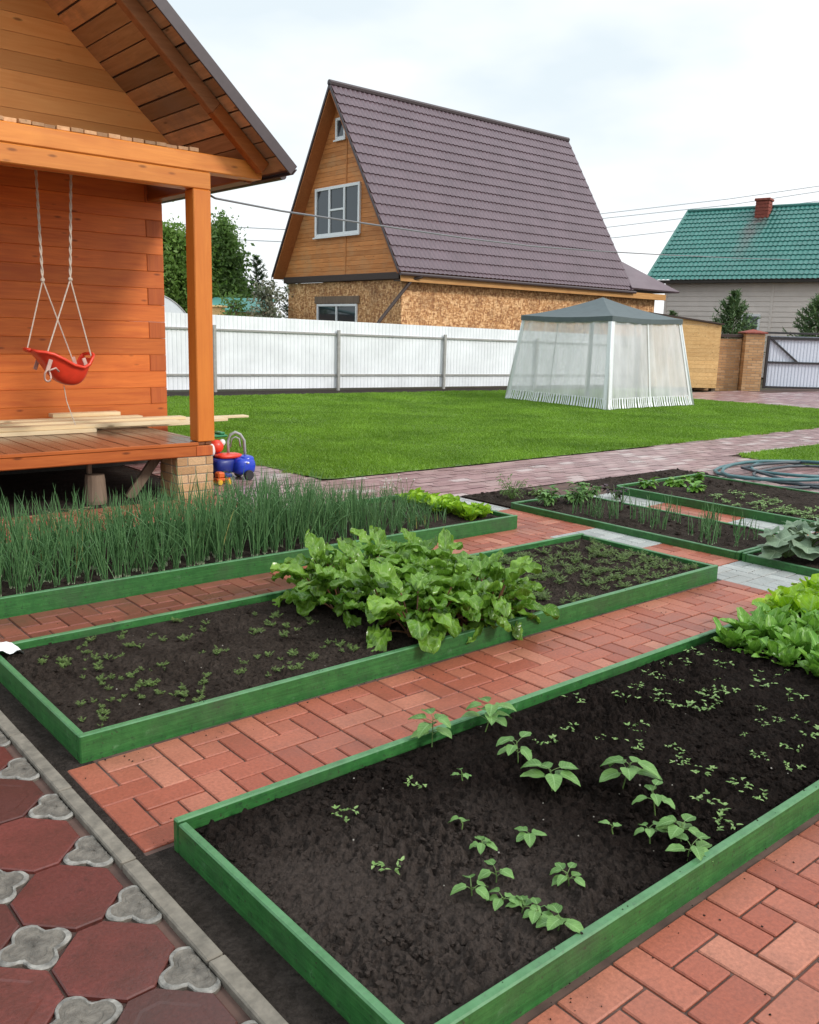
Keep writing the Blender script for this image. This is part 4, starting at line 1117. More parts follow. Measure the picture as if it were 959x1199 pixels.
# ------------------------------------------------------------------ fence
fn = thing('sheet_fence', 'long white profiled metal fence behind the lawn', 'fence', (9.735, 18.118, 0))
FA, FB = Vector((2.5, 19.15)), Vector((24.3, 16.28)); FD = (FB-FA).normalized(); FN = Vector((-FD.y, FD.x)); FL = (FB-FA).length
def ftop(s): x = (FA+FD*s).x; return 1.70-.0155*(x-8.9)
b = MB(); s_ = 0.; pr_ = [(0, 0), (.04, 0), (.048, .009), (.072, .009), (.08, 0)]; pts = []
while s_ < FL:
    for (a, o_) in pr_: pts.append((s_+a, o_))
    s_ += .1
V = []
for (s_, o_) in pts:
    p = FA+FD*s_+FN*(o_+.03); V += [(p.x, p.y, .05), (p.x, p.y, ftop(s_))]
b.add(V, [[2*i, 2*i+2, 2*i+3, 2*i+1] for i in range(len(pts)-1)]); obj('panel', b, M['whitemetal'], fn)
def fbox(mb, s0, s1, o0, o1, z0, z1, z0b=None, z1b=None):
    V = []
    for (s_, za, zb) in ((s0, z0, z1), (s1, z0b if z0b is not None else z0, z1b if z1b is not None else z1)):
        for o_ in (o0, o1):
            p = FA+FD*s_+FN*o_; V += [(p.x, p.y, za), (p.x, p.y, zb)]
    mb.add(V, [[0, 1, 3, 2], [4, 6, 7, 5], [0, 4, 5, 1], [2, 3, 7, 6], [1, 5, 7, 3], [0, 2, 6, 4]])
for zo in (.38, 1.38):
    b = MB(); k = zo/1.7
    fbox(b, 0, FL, -.005, .025, ftop(0)*k-.02, ftop(0)*k+.02, ftop(FL)*k-.02, ftop(FL)*k+.02); obj('rail', b, M['galv'], fn)
s0 = (Vector((9.735, 18.118))-FA).length
for k in range(-2, 5):
    s_ = s0+3.11*k
    if s_ < 0 or s_ > FL: continue
    b = MB(); fbox(b, s_-.03, s_+.03, -.07, -.008, -.1, ftop(s_)*.87); obj('post', b, M['galv'], fn)

# ------------------------------------------------------------------ gazebo
tx0, tx1, ty0, ty1 = 14.6, 17.72, 11.08, 14.16; cx, cy = 16.18, 12.6; a0 = 1.2; ez = 1.86; pk = 2.285
gz = thing('garden_gazebo', 'white netted gazebo with grey green roof on the lawn', 'gazebo', (cx, cy, 0))
b = MB(); N = 12; ev = []
cor = [(cx-a0-.04, cy-a0-.04), (cx+a0+.04, cy-a0-.04), (cx+a0+.04, cy+a0+.04), (cx-a0-.04, cy+a0+.04)]
for sd in range(4):
    A, B = Vector(cor[sd]), Vector(cor[(sd+1) % 4]); V = []
    for r in range(9):
        tt = r/8
        for k in range(N+1):
            u = k/N; p = A.lerp(B, u); q = p.lerp(Vector((cx, cy)), tt)
            z = ez + (pk-ez)*(tt**1.12) - .035*math.sin(PI*u)*(1-tt)**2 - .03*math.sin(PI*tt)
            V.append((q.x, q.y, z))
    Fc = [[r*(N+1)+k, r*(N+1)+k+1, (r+1)*(N+1)+k+1, (r+1)*(N+1)+k] for r in range(8) for k in range(N)]
    b.add(V, Fc)
    V = []
    for k in range(N+1):
        u = k/N; p = A.lerp(B, u); z = ez-.035*math.sin(PI*u); V += [(p.x, p.y, z), (p.x, p.y, z-.10-.008*math.sin(k*1.7))]
    b.add(V, [[2*k, 2*k+1, 2*k+3, 2*k+2] for k in range(N)])
obj('canopy', b, M['canopy'], gz, smooth=False)
bc = [(tx0, ty0), (17.66, ty0), (17.75, 14.12), (14.92, 14.15)]; tcn = [(cx-a0, cy-a0), (cx+a0, cy-a0), (cx+a0, cy+a0), (cx-a0, cy+a0)]
for k in range(4):
    b = MB(); b.tube([(bc[k][0], bc[k][1], 0), (tcn[k][0], tcn[k][1], ez-.02)], .022, 8); obj('leg', b, M['tentpole'], gz, smooth=True)
nb = MB(); skb = MB(); rb = MB()
random.seed(31)
for sd in range(4):
    A0, B0 = Vector((*bc[sd], .0)), Vector((*bc[(sd+1) % 4], .0)); A1, B1 = Vector((*tcn[sd], ez-.06)), Vector((*tcn[(sd+1) % 4], ez-.06))
    N = 60; V = []; outv = Vector(((B0-A0).y, -(B0-A0).x, 0)).normalized()
    rows = 8
    for r in range(rows+1):
        tt = .115+.885*r/rows
        for k in range(N+1):
            u = k/N; p = A0.lerp(B0, u).lerp(A1.lerp(B1, u), tt)
            wv = (.028*math.sin(u*37+sd)+.02*math.sin(u*71+2*sd))*(1-.6*tt) + .05*math.sin(PI*u)*(1-tt)*(-1)
            V.append(p+outv*wv)
    Fc = [[r*(N+1)+k, r*(N+1)+k+1, (r+1)*(N+1)+k+1, (r+1)*(N+1)+k] for r in range(rows) for k in range(N)]
    nb.add(V, Fc)
    # hem skirt: a ruffled cloth band with cut strips lying onto the grass
    NS = 44
    for k in range(NS):
        u0, u1 = (k+.12)/NS, (k+.7)/NS
        pz = .2
        def PP(u, tt, o=0.): return A0.lerp(B0, u).lerp(A1.lerp(B1, u), tt)+outv*(o+.028*math.sin(u*37+sd)*(1-.6*tt)-.05*math.sin(PI*u)*(1-tt)+.004)
        sh = R(-.002, .002)
        skb.add([PP(u0, .13, .004), PP(u1, .13, .004), PP(u1+sh, .06, .012), PP(u0+sh, .06, .012), PP(u1+sh, .014, .03), PP(u0+sh, .014, .03)], [[0, 1, 2, 3], [3, 2, 4, 5]])
    for u in ((0.012, .5, .988) if sd != 3 else (.012, .988)):
        rb = MB(); wd = .045 if u != .5 else .02
        ss = .012 if u < .5 else -.012
        for tt in range(6):
            t0, t1 = tt/6, (tt+1)/6
            ua, ub = u-wd/3, u+wd/3
            rb.add([PP(ua, t0, .012), PP(ub, t0, .012), PP(ub, t1, .012), PP(ua, t1, .012)], [[0, 1, 2, 3]])
        obj('zip_strip', rb, M['tentpole'], gz)
obj('netting', nb, M['net'], gz, smooth=True); obj('skirt', skb, M['tentpole'], gz)

# ------------------------------------------------------------------ brown roofed house
def tile_roof(mb, org, uu, vv, L, W, row=.35, wave=.18, amp=.03, step=.034, clip=None, sub=5):
    uu = Vector(uu).normalized(); vv = Vector(vv).normalized(); nn_ = uu.cross(vv).normalized()
    if nn_.z < 0: nn_ = -nn_
    nu = int(L/wave*sub); rows = int(math.ceil(W/row)); V = []; Fc = []
    for r in range(rows):
        for e_, hh in ((0, 0.), (.8, step*.8), (1, step)):
            v = min((r+e_)*row, W)
            for i in range(nu+1):
                u = L*i/nu; ph = (u/wave) % 1
                hz = amp*(.5+.5*math.cos(2*PI*ph))
                V.append(Vector(org)+uu*u+vv*v+nn_*(hh+hz))
    for k in range(rows*3-1):
        for i in range(nu):
            a = k*(nu+1)+i; Fc.append([a, a+1, a+nu+2, a+nu+1])
    mb.add(V, Fc)
h2 = thing('brown_roof_house', 'steep brown metal roofed house with strand board ground floor behind the fence', 'house', (17, 23.2, 0))
X0, X1, YR_, ZR_ = 16.44, 27.25, 23.35, 8.55; YE, ZE = 19.93, 3.08; YL, ZL = 26.6, 3.08
b = MB(); vv = Vector((0, YE-YR_, ZE-ZR_)); tile_roof(b, (X0, YR_, ZR_), (1, 0, 0), vv, X1-X0, vv.length)
vv2 = Vector((0, YL-YR_, ZL-ZR_)); tile_roof(b, (X0, YR_, ZR_), (1, 0, 0), vv2, X1-X0, vv2.length, sub=2)
obj('roof', b, M['roofbrown'], h2)
b = MB(); b.tube([(X0-.03, YR_, ZR_+.04), (X1+.03, YR_, ZR_+.04)], .09, 8)
for (yy, zz) in ((YE, ZE), (YL, ZL)):
    for xx in (X0-.03, X1+.01):
        dvec = Vector((0, yy-YR_, zz-ZR_)); 
        b.prism([(xx, YR_, ZR_+.05), (xx, yy, zz+.05), (xx, yy, zz-.05), (xx, YR_, ZR_-.09)], (.025, 0, 0))
obj('ridge_and_verge', b, M['roofedge'], h2)
# soffit boards under the roof overhang, both slopes (seen orange at the gable)
XG = 16.86
b = MB()
for (yy, zz, sg) in ((YE, ZE, -1), (YL, ZL, 1)):
    n_ = Vector((0, -(zz-ZR_), yy-YR_)).normalized(); n_ = n_ if n_.z > 0 else -n_
    o1 = -n_*.06; o2 = -n_*.1
    b.prism([Vector((X0, YR_, ZR_-.09))+o1*0.3, Vector((X0, yy, zz))+o1, Vector((X0, yy, zz))+o2, Vector((X0, YR_, ZR_-.13))+o2*.3], (X1-X0, 0, 0))
obj('roof_lining', b, M['barge'], h2)
b = MB(); z = 3.1
while z < 8.2:
    h_ = .135; k0 = (ZR_-.2-z)/(ZR_-ZE); k1 = (ZR_-.2-z-h_)/(ZR_-ZE)
    if k1 < .02: break
    ya, yb = YR_-(YR_-YE)*k0, YR_+(YL-YR_)*k0; yc, yd = YR_-(YR_-YE)*k1, YR_+(YL-YR_)*k1
    b.prism([(XG+R(-.004, .004), ya, z+.004), (XG, yb, z+.004), (XG, yd, z+h_-.004), (XG, yc, z+h_-.004)], (.05, 0, 0)); z += h_
obj('gable_wall', b, M['gable2'], h2)
b = MB(); b.prism([(XG+.03, YE+.2, 3), (XG+.03, YL-.2, 3), (XG+.03, YR_, ZR_-.35)], (.3, 0, 0)); b.prism([(XG-.02, YR_-.35, 3.12), (XG-.02, YR_-.30, 3.12), (XG-.02, YR_-.30, 7.6), (XG-.02, YR_-.35, 7.6)], (.015, 0, 0)); obj('gable_backing', b, M['gable2'], h2)
b = MB(); b.cbox((XG-.16, YE+.32, 2.9), (XG+.05, YL-.3, 3.095), .01); obj('gable_sill', b, M['browntrim'], h2)
def window(parent, name, x, y0, y1, z0, z1, nmull, mat_frame, fr=.07, bar=None):
    f_ = MB(); f_.cbox((x-.03, y0, z0), (x+.04, y0+fr, z1), .005); f_.cbox((x-.03, y1-fr, z0), (x+.04, y1, z1), .005)
    f_.cbox((x-.029, y0+fr+.001, z0), (x+.04, y1-fr-.001, z0+fr), .005); f_.cbox((x-.029, y0+fr+.001, z1-fr), (x+.04, y1-fr-.001, z1), .005)
    for k in range(nmull):
        ym = y0+(y1-y0)*(k+1)/(nmull+1); f_.cbox((x-.028, ym-fr*.45, z0+fr+.001), (x+.038, ym+fr*.45, z1-fr-.001), .004)
    if bar:
        f_.cbox((x-.026, bar[0], bar[2]-.03), (x+.03, bar[1], bar[2]+.03), .004)
    f_.cbox((x-.07, y0-.05, z0-.05), (x-.031, y1+.05, z0-.005), .005)
    w_ = obj(name, f_, mat_frame, parent)
    g_ = MB(); g_.poly([(x+.012, y0+.02, z0+.02), (x+.012, y1-.02, z0+.02), (x+.012, y1-.02, z1-.02), (x+.012, y0+.02, z1-.02)]); obj('pane', g_, M['glass'], w_)
    return w_
w1 = window(h2, 'window', XG-.04, 22.28, 24.62, 4.28, 5.75, 2, M['whiteframe'], .09, (23.06, 23.84, 5.05))
b = MB()
for (ya, yb) in ((22.36, 23.0), (23.9, 24.5)):
    V = []
    for k in range(13): V += [(XG-.02+.006*math.cos(k*PI)+.006, ya+(yb-ya)*k/12, 4.37), (XG-.02+.006*math.cos(k*PI)+.006, ya+(yb-ya)*k/12, 5.66)]
    b.add(V, [[2*k, 2*k+2, 2*k+3, 2*k+1] for k in range(12)])
obj('curtain', b, M['curtain'], w1)
window(h2, 'window', XG-.04, 23.05, 23.55, 7.06, 7.68, 0, M['whiteframe'], .08)
YO = 20.3
b = MB(); b.cbox((XG+.01, YO+.015, -.05), (29.15, YL-.35, 2.88), .005); obj('wall_core', b, M['dark'], h2)
b = MB()
for k in range(5): b.cbox((XG-.012, YO+1.22*k+.003, -.05), (XG+.008, min(YO+1.22*(k+1)-.003, YL-.36), 2.89), .002)
for k in range(10): b.cbox((XG-.01+1.25*k+.003, YO-.012, -.05), (min(XG-.01+1.25*(k+1)-.003, 29.15), YO+.008, 2.9), .002)
obj('wall', b, M['osb'], h2)
window(h2, 'window', XG-.03, 22.36, 24.5, 1.2, 2.22, 1, M['whiteframe'], .07)
b = MB(); b.cbox((XG-.06, 22.25, 2.235), (XG-.014, 24.62, 2.46), .01); obj('window_board', b, M['oldwood'], h2)
b = MB(); b.cbox((X0+.1, YE+.02, 2.82), (29.35, YE+.06, 3.03), .006); obj('fascia', b, M['fascia2'], h2)
b = MB(); b.cbox((X0+.1, YE+.065, 2.83), (29.3, YO-.02, 2.86), .004); obj('eave_soffit', b, M['browntrim'], h2)
b = MB(); b.tube([(X0, YE-.06, 3.02), (X1+.1, YE-.06, 3.02)], .05, 8); obj('gutter', b, M['roofedge'], h2)
b = MB(); b.tube([(17.25, 19.85, 2.98), (17.0, 20.0, 2.9), (15.95, 20.15, 1.7), (15.7, 20.2, 1.2)], .05, 8); obj('downpipe', b, M['browntrim'], h2)
# low rear extension
b = MB(); e0, e1, e2 = Vector((X1-.1, YE-.02, 3.13)), Vector((30.1, YE-.02, 3.12)), Vector((X1+.25, 21.1, 4.25))
rows = 5
for r in range(rows):
    t0, t1 = r/rows, (r+1)/rows; n_ = Vector((0, -.02, .03))
    b.prism([e0.lerp(e2, t0), e1.lerp(e2, t0), e1.lerp(e2, t1), e0.lerp(e2, t1)], (0, -.03, .05))
b.prism([e1, Vector((30.1, 24, 3.12)), e2], (0, 0, .04))
obj('extension_roof', b, M['roofbrown'], h2)

# ------------------------------------------------------------------ green roofed house
h3 = thing('green_roof_house', 'beige sided house with green metal roof and red chimney', 'house', (34, 20, 0))
GD = Vector((.238, -.971, 0)).normalized(); GN = Vector((-.971, -.238, 0)).normalized(); GP = Vector((33.62, 22.86, 0))
def G(s, o_, z): p = GP+GD*s-GN*o_; return Vector((p.x, p.y, z))
b = MB(); z = 0.
while z < 3.75:
    q = [G(0, 0, z), G(13, 0, z), G(13, .02, z+.2), G(0, .02, z+.2)]; b.prism(q, -GN*.05); z += .2
for s_ in (.0, 4.36): b.prism([G(s_-.05, -.012, 0), G(s_+.05, -.012, 0), G(s_+.05, -.012, 3.75), G(s_-.05, -.012, 3.75)], -GN*.02)
b.prism([G(.05, .06, 0), G(12.9, .06, 0), G(12.9, .06, 3.7), G(.05, .06, 3.7)], -GN*7.8)
obj('wall', b, M['siding'], h3)
b = MB(); e_ = G(-.75, -.45, 3.82); rg = G(-.75, 4., 7.13); vv = e_-rg; tile_roof(b, rg, GD, vv, 14.4, vv.length, .35, .19, .03, .035)
e2_ = G(-.75, 8.4, 3.82); vv = e2_-rg; tile_roof(b, rg, GD, vv, 14.4, vv.length, .35, .4, .03, .035, None, 2)
obj('roof', b, M['roofgreen'], h3)
b = MB(); b.tube([G(-.78, 4., 7.17), G(13.7, 4., 7.17)], .08, 8); b.tube([G(-.78, -.47, 3.86), G(-.78, 4, 7.17)], .05, 6); obj('ridge_cap', b, M['roofgreen'], h3)
b = MB(); b.prism([G(-.75, -.44, 3.72), G(13.6, -.44, 3.72), G(13.6, -.44, 3.84), G(-.75, -.44, 3.84)], -GN*.03); b.prism([G(-.7, -.4, 3.725), G(13.6, -.4, 3.725), G(13.6, 0, 3.725), G(-.7, 0, 3.725)], (0, 0, .02)); obj('eave_board', b, M['dark'], h3)
b = MB(); b.prism([G(.02, .05, 3.74), G(.02, 7.9, 3.74), G(.02, 4., 6.9)], GD*.06); obj('gable_wall', b, M['siding'], h3)
c0 = G(2.7, 3.55, 0)
b = MB(); Mx = Matrix.Translation((c0.x, c0.y, 0)) @ Matrix.Rotation(math.atan2(GD.y, GD.x), 4, 'Z')
for k in range(6): b.cbox((-.28+.002*(k % 2), -.28, 6.5+.14*k), (.28, .28, 6.5+.14*k+.132), .01, Mx)
b.cbox((-.33, -.33, 7.342), (.33, .33, 7.45), .02, Mx); obj('chimney', b, M['chimney'], h3)
b = MB(); fr = .09; S0, S1, Z0, Z1 = 3.2, 3.98, 1.75, 2.5
for (sa, sb, za, zb) in ((S0, S0+fr, Z0, Z1), (S1-fr, S1, Z0, Z1), (S0+fr, S1-fr, Z0, Z0+fr), (S0+fr, S1-fr, Z1-fr, Z1)):
    b.prism([G(sa, -.04, za), G(sb, -.04, za), G(sb, -.04, zb), G(sa, -.04, zb)], -GN*.06)
w_ = obj('window', b, M['whiteframe'], h3)
b = MB(); b.poly([G(S0, -.005, Z0), G(S1, -.005, Z0), G(S1, -.005, Z1), G(S0, -.005, Z1)]); obj('pane', b, M['glass'], w_)

# ------------------------------------------------------------------ shed, brick wall, gate
DX = Vector((.763, -.646, 0)); DN = Vector((-.646, -.763, 0))
def fr_mat(org): return Matrix(((DX.x, -DN.x, 0, org[0]), (DX.y, -DN.y, 0, org[1]), (0, 0, 1, 0), (0, 0, 0, 1)))
sh = thing('wooden_shed', 'pale new plank shed between the gazebo and the brick wall', 'shed', (23.8, 14.25, 0))
Mx = fr_mat((23.81, 14.24)); b = MB(); z = .06
while z < 2.0:
    tl, trr = 2.12, 1.86
    zt = min(z+.108, tl-.01)
    def xs(zz): return 0 if zz <= trr else -(zz-trr)/(tl-trr)*2.0
    if xs(z+.1) < -1.9: break
    b.prism([Mx @ Vector((-2.0, R(-.004, .004), z)), Mx @ Vector((min(0, xs(z)), 0, z)), Mx @ Vector((min(0, xs(zt)), 0, zt)), Mx @ Vector((-2.0, 0, zt))], -DN*.03); z += .112
b.cbox((-1.98, .035, .06), (-.01, 1.2, 1.84), .004, Mx)
obj('wall', b, M['shed_wood'], sh)
b = MB(); b.prism([Mx @ Vector((-2.1, -.08, 2.13)), Mx @ Vector((.06, -.08, 1.865)), Mx @ Vector((.06, -.08, 1.905)), Mx @ Vector((-2.1, -.08, 2.17))], -DN*1.4); obj('roof', b, M['browntrim'], sh)
b = MB(); 
for x_ in (-1.95, -1.4, -.9, -.12): b.cbox((x_, .05, -.05), (x_+.12, .3, .058), .004, Mx)
obj('foot', b, M['oldwood'], sh)
def brickbox(mb, mortar, x0, y0, x1, y1, z0, z1, Mx, L=.25, Hh=.077):
    z = z0; k = 0
    mortar.cbox((x0+.006, y0+.006, z0), (x1-.006, y1-.006, z1-.004), .002, Mx)
    while z < z1-.02:
        x = x0 - (L/2 if k % 2 else 0)
        while x < x1:
            a, c = max(x, x0), min(x+L-.01, x1)
            if c-a > .02: mb.cbox((a, y0, z), (c, y0+.1, min(z+Hh-.01, z1)), .003, Mx)
            x += L
        for xx in (x0, x1):
            y = y0+.105
            while y < y1:
                c = min(y+L-.01, y1)
                if c-y > .02: mb.cbox((xx if xx == x0 else xx-.1, y, z), (xx+.1 if xx == x0 else xx, c, min(z+Hh-.01, z1)), .003, Mx)
                y += L
        z += Hh; k += 1
bw = thing('brick_wall', 'low orange brick wall with dark cap between shed and pillar', 'wall', (24.4, 14.5, 0))
Mx = fr_mat((24.75, 13.98)); a = MB(); b = MB(); brickbox(a, b, -1.3, .25, -.02, .5, -.05, 1.5, Mx); w_ = obj('bricks', a, M['wallbrick'], bw); obj('mortar', b, M['mortar'], bw)
b = MB(); b.cbox((-1.3, .2, 1.52), (-.02, .55, 1.62), .01, Mx); obj('cap', b, M['browntrim'], bw)
bp = thing('brick_pillar', 'orange brick pillar beside the pale metal gate', 'pillar', (24.95, 13.8, 0))
a = MB(); b = MB(); brickbox(a, b, .0, .0, .56, .5, -.05, 1.64, Mx); obj('bricks', a, M['wallbrick'], bp); obj('mortar', b, M['mortar'], bp)
b = MB(); b.cbox((-.06, -.06, 1.645), (.62, .56, 1.69), .012, Mx); 
V = [Mx @ Vector(q) for q in ((-.05, -.05, 1.69), (.61, -.05, 1.69), (.61, .55, 1.69), (-.05, .55, 1.69), (.28, .25, 1.78))]; b.add(V, [[0, 1, 4], [1, 2, 4], [2, 3, 4], [3, 0, 4]]); obj('cap', b, M['chimney'], bp)
gt = thing('metal_gate', 'pale profiled metal gate in a dark brown frame at the right', 'gate', (25.5, 13.71, 0))
Mx = fr_mat((25.5, 13.71)); b = MB(); GL = 4.0
b.cbox((-.2, .02, -.05), (-.09, .14, 1.66), .008, Mx); obj('gate_post', b, M['gateframe'], gt)
b = MB(); b.cbox((0, 0, .06), (.08, .06, 1.6), .006, Mx); b.cbox((GL-.08, 0, .06), (GL, .06, 1.6), .006, Mx); b.cbox((.081, .002, 1.5), (GL-.081, .058, 1.58), .006, Mx); b.cbox((.081, .002, .07), (GL-.081, .058, .13), .006, Mx); b.cbox((.081, .002, .8), (GL-.081, .058, .86), .006, Mx)
b.prism([Mx @ Vector(q) for q in ((.1, .01, 1.5), (.18, .01, 1.5), (.98, .01, .862), (.9, .01, .862))], -DN*.04)
b.cbox((-.08, .0, 1.66), (GL, .08, 1.72), .006, Mx)
obj('frame', b, M['gateframe'], gt)
b = MB(); V = []; x = .05; pts = []
while x < GL-.05:
    for (q, o_) in ((0, .07), (.05, .07), (.06, .085), (.09, .085)): pts.append((x+q, o_))
    x += .1
for (x, o_) in pts: V += [Mx @ Vector((x, o_, .08)), Mx @ Vector((x, o_, 1.6))]
b.add(V, [[2*i, 2*i+2, 2*i+3, 2*i+1] for i in range(len(pts)-1)]); obj('panel', b, M['gatepanel'], gt)
b = MB(); b.cbox((-.34, .05, -.05), (-.21, .1, 1.62), .004, Mx); tag(obj('plank', b, M['browntrim']), 'dark board standing between the brick pillar and the gate post', 'board')

# ------------------------------------------------------------------ background shapes
gh = thing('greenhouse', 'white film arched greenhouse rising over the fence beside the log wall', 'greenhouse', (10., 22.2, 0))
b = MB(); V = []; ax_ = Vector((.4, .92, 0)); sd = Vector((.92, -.4, 0)); N = 24
for e_ in (0, 1):
    for k in range(N+1):
        t = PI*k/N; p = Vector((9.95, 22.2, 0))+ax_*(4*e_)-sd*math.cos(t)*1.25; V.append((p.x, p.y, .95+1.3*math.sin(t)))
b.add(V, [[k, k+1, N+2+k, N+1+k] for k in range(N)] + [list(range(N+1))])
p0, p1 = Vector((9.95, 22.2, 0))-sd*1.25, Vector((9.95, 22.2, 0))+sd*1.25
b.add([p0, p1, p1+Vector((0, 0, .95)), p0+Vector((0, 0, .95))], [[0, 1, 2, 3]]); obj('film', b, M['poly'], gh, smooth=False)
b = MB()
for e_ in np.linspace(0, 1, 4): b.tube([Vector((9.95, 22.2, .95))+ax_*(4*e_)-sd*math.cos(PI*k/N)*1.26+Vector((0, 0, 1.31*math.sin(PI*k/N))) for k in range(N+1)], .018, 5)
obj('hoop', b, M['galv'], gh)
ts = thing('teal_roof_shed', 'far shed with a pale teal roof seen over the fence', 'shed', (14.3, 25.6, 0))
Mx = fr_mat((14.3, 25.6)); b = MB(); b.cbox((-.85, 0, -.05), (.95, 2.2, 1.95), .01, Mx); obj('wall', b, M['rawboard'], ts)
b = MB(); b.prism([Mx @ Vector(q) for q in ((-1., -.2, 1.9), (1.1, -.2, 1.9), (1.1, 2.4, 2.35), (-1., 2.4, 2.35))], (0, 0, .05)); obj('roof', b, M['teal_roof'], ts)
pb = MB(); Mx = fr_mat((13.5, 25.)); pb.cbox((-.3, 0, 1.5), (.15, .5, 2.0), .01, Mx); pb.cbox((-.38, -.05, 2.0), (.22, .6, 2.06), .01, Mx); pb.cbox((-.3, .1, -.05), (-.2, .2, 1.5), .01, Mx); pb.cbox((.05, .1, -.05), (.15, .2, 1.5), .01, Mx)
tag(obj('dovecote', pb, M['shed_wood']), 'small tan wooden box on posts just over the fence by the porch post', 'wooden box')

def leafquads(mb, pts, size, rng, mi=0):
    for p in pts:
        d = Vector((rng.gauss(0, 1), rng.gauss(0, 1), rng.gauss(0, 1)+.3)).normalized(); a = d.cross(Vector((rng.gauss(0, 1), rng.gauss(0, 1), rng.gauss(0, 1)))).normalized(); b_ = d.cross(a)
        s_ = size*rng.uniform(.6, 1.3)
        mb.add([p-a*s_, p+b_*s_*.5-a*s_*.1, p+a*s_, p-b_*s_*.5-a*s_*.1], [[0, 1, 2, 3]], mi)
def tree(label, loc, h, rx, crown0, mat, seed, nclump=60, per=55, leafs=.085, cat='tree', name='leafy_tree', shape='poplar', group='trees beyond the fence'):
    rng = random.Random(seed); t = thing(name, label, cat, loc, group); B = Vector(loc)
    tr = MB(); tr.tube([B+Vector((rng.uniform(-.1, .1), rng.uniform(-.1, .1), h*q)) for q in (0, .25, .5, .75, .95)], [.13, .1, .075, .045, .012], 7)
    cr = MB()
    for i in range(nclump):
        q = rng.random()**.9; z = crown0+(h-crown0)*q
        if shape == 'poplar': rr = rx*(math.sin(PI*(q*.86+.12)))**.7*(1-.25*q)
        else: rr = rx*math.sqrt(max(0.02, 1-(2*q-1)**2))
        a = rng.uniform(0, 6.28); r_ = rr*math.sqrt(rng.random())*rng.uniform(.7, 1.12)
        c = B+Vector((r_*math.cos(a), r_*math.sin(a), z)); cs = rng.uniform(.16, .36)*rx/1.1
        tr.tube([B+Vector((0, 0, max(crown0*.8, z-.5*r_-.2))), c], [.025, .006], 4, 0, False)
        leafquads(cr, [c+Vector((rng.gauss(0, cs), rng.gauss(0, cs), rng.gauss(0, cs*.85))) for _ in range(per)], leafs, rng)
    obj('trunk', tr, M['bark'], t); obj('crown', cr, mat, t); return t
tree('pale green leafy tree showing left of the porch post', (14.1, 29.2, 0), 4.55, 1.15, .8, M['birch'], 1, 150, 70)
tree('leafy tree mostly hidden by the porch post', (14.9, 29.4, 0), 4.3, 1., .8, M['birch'], 2, 130, 70)
tree('tall dark green leafy tree just right of the porch post', (16.35, 29.9, 0), 4.95, 1.0, .8, M['birch2'], 3, 190, 70)
tree('lower dark tree between the tall leafy one and the conifers', (17.5, 30.6, 0), 3.1, .75, .6, M['birch2'], 4, 80, 60)
def conifer(label, loc, h, rx, mat, seed, whorls=16, per=9, ndl=.06, z0=.2, name='conifer', group='conifers beyond the fence', up=.15, dens=1.):
    rng = random.Random(seed); t = thing(name, label, 'conifer', loc, group); B = Vector(loc); tr = MB(); cr = MB()
    tr.tube([B, B+Vector((.03, 0, h*.5)), B+Vector((0, 0, h))], [.07, .045, .008], 6)
    for i in range(whorls):
        q = i/whorls; z = z0+(h-z0)*q; L = rx*(1-q)**.85+.06
        for k in range(per):
            a = rng.uniform(0, 6.28); l_ = L*rng.uniform(.6, 1.1); d = dirv(a, up+rng.uniform(-.15, .25)+.5*q)
            p0 = B+Vector((0, 0, z+rng.uniform(-.05, .05))); p1 = p0+d*l_+Vector((0, 0, .12*l_))
            tr.tube([p0, p1], [.012, .004], 3, 0, False)
            for m_ in range(int((9+l_*16)*dens)):
                u = rng.uniform(.2, 1.02); p = p0.lerp(p1, u)
                dd = (d+Vector((rng.gauss(0, .6), rng.gauss(0, .6), rng.gauss(0, .6)))).normalized(); sd_ = dd.cross(Vector((rng.gauss(0, 1), rng.gauss(0, 1), 1))).normalized()
                nl = ndl*rng.uniform(.8, 1.6); w_ = ndl*.14
                cr.add([p-sd_*w_, p+sd_*w_, p+dd*nl+sd_*w_*.6, p+dd*nl-sd_*w_*.6], [[0, 1, 2, 3]])
    obj('trunk', tr, M['bark'], t); obj('crown', cr, mat, t); return t
conifer('dark spruce behind the grey bush, taller of the pair', (18.3, 30.7, 0), 4.15, 1.0, M['needle'], 11, 20, 10, .11)
conifer('dark spruce close to the gable corner of the brown house', (19.6, 30.2, 0), 4.5, .8, M['needle'], 12, 20, 10, .11)
conifer('young pine in front of the white window of the green roofed house', (30.85, 18.05, 0), 3.15, 1.35, M['needle2'], 13, 14, 11, .13, .5, 'young_pine', 'young pines before the beige house', .35, 1.5)
conifer('young pine cut by the right edge of the photo', (31.2, 14.95, 0), 2.95, 1.5, M['needle2'], 14, 14, 11, .13, .5, 'young_pine', 'young pines before the beige house', .35, 1.5)
conifer('young pine tip showing between the gazebo and the beige house', (30.9, 20.6, 0), 2.55, .7, M['needle2'], 15, 9, 7, .11, .3, 'young_pine', 'young pines before the beige house', .35, 1.5)
tree('pale grey green bush against the corner of the brown house', (14.4, 23.4, 0), 2.65, .62, .5, M['greybush'], 21, 45, 40, .06, 'bush', 'grey_bush', 'round', 'bushes behind the fence')
tree('lower green bush left of the pale grey one', (13.6, 24.2, 0), 2.3, .62, .4, M['birch2'], 22, 40, 40, .06, 'bush', 'green_bush', 'round', 'bushes behind the fence')

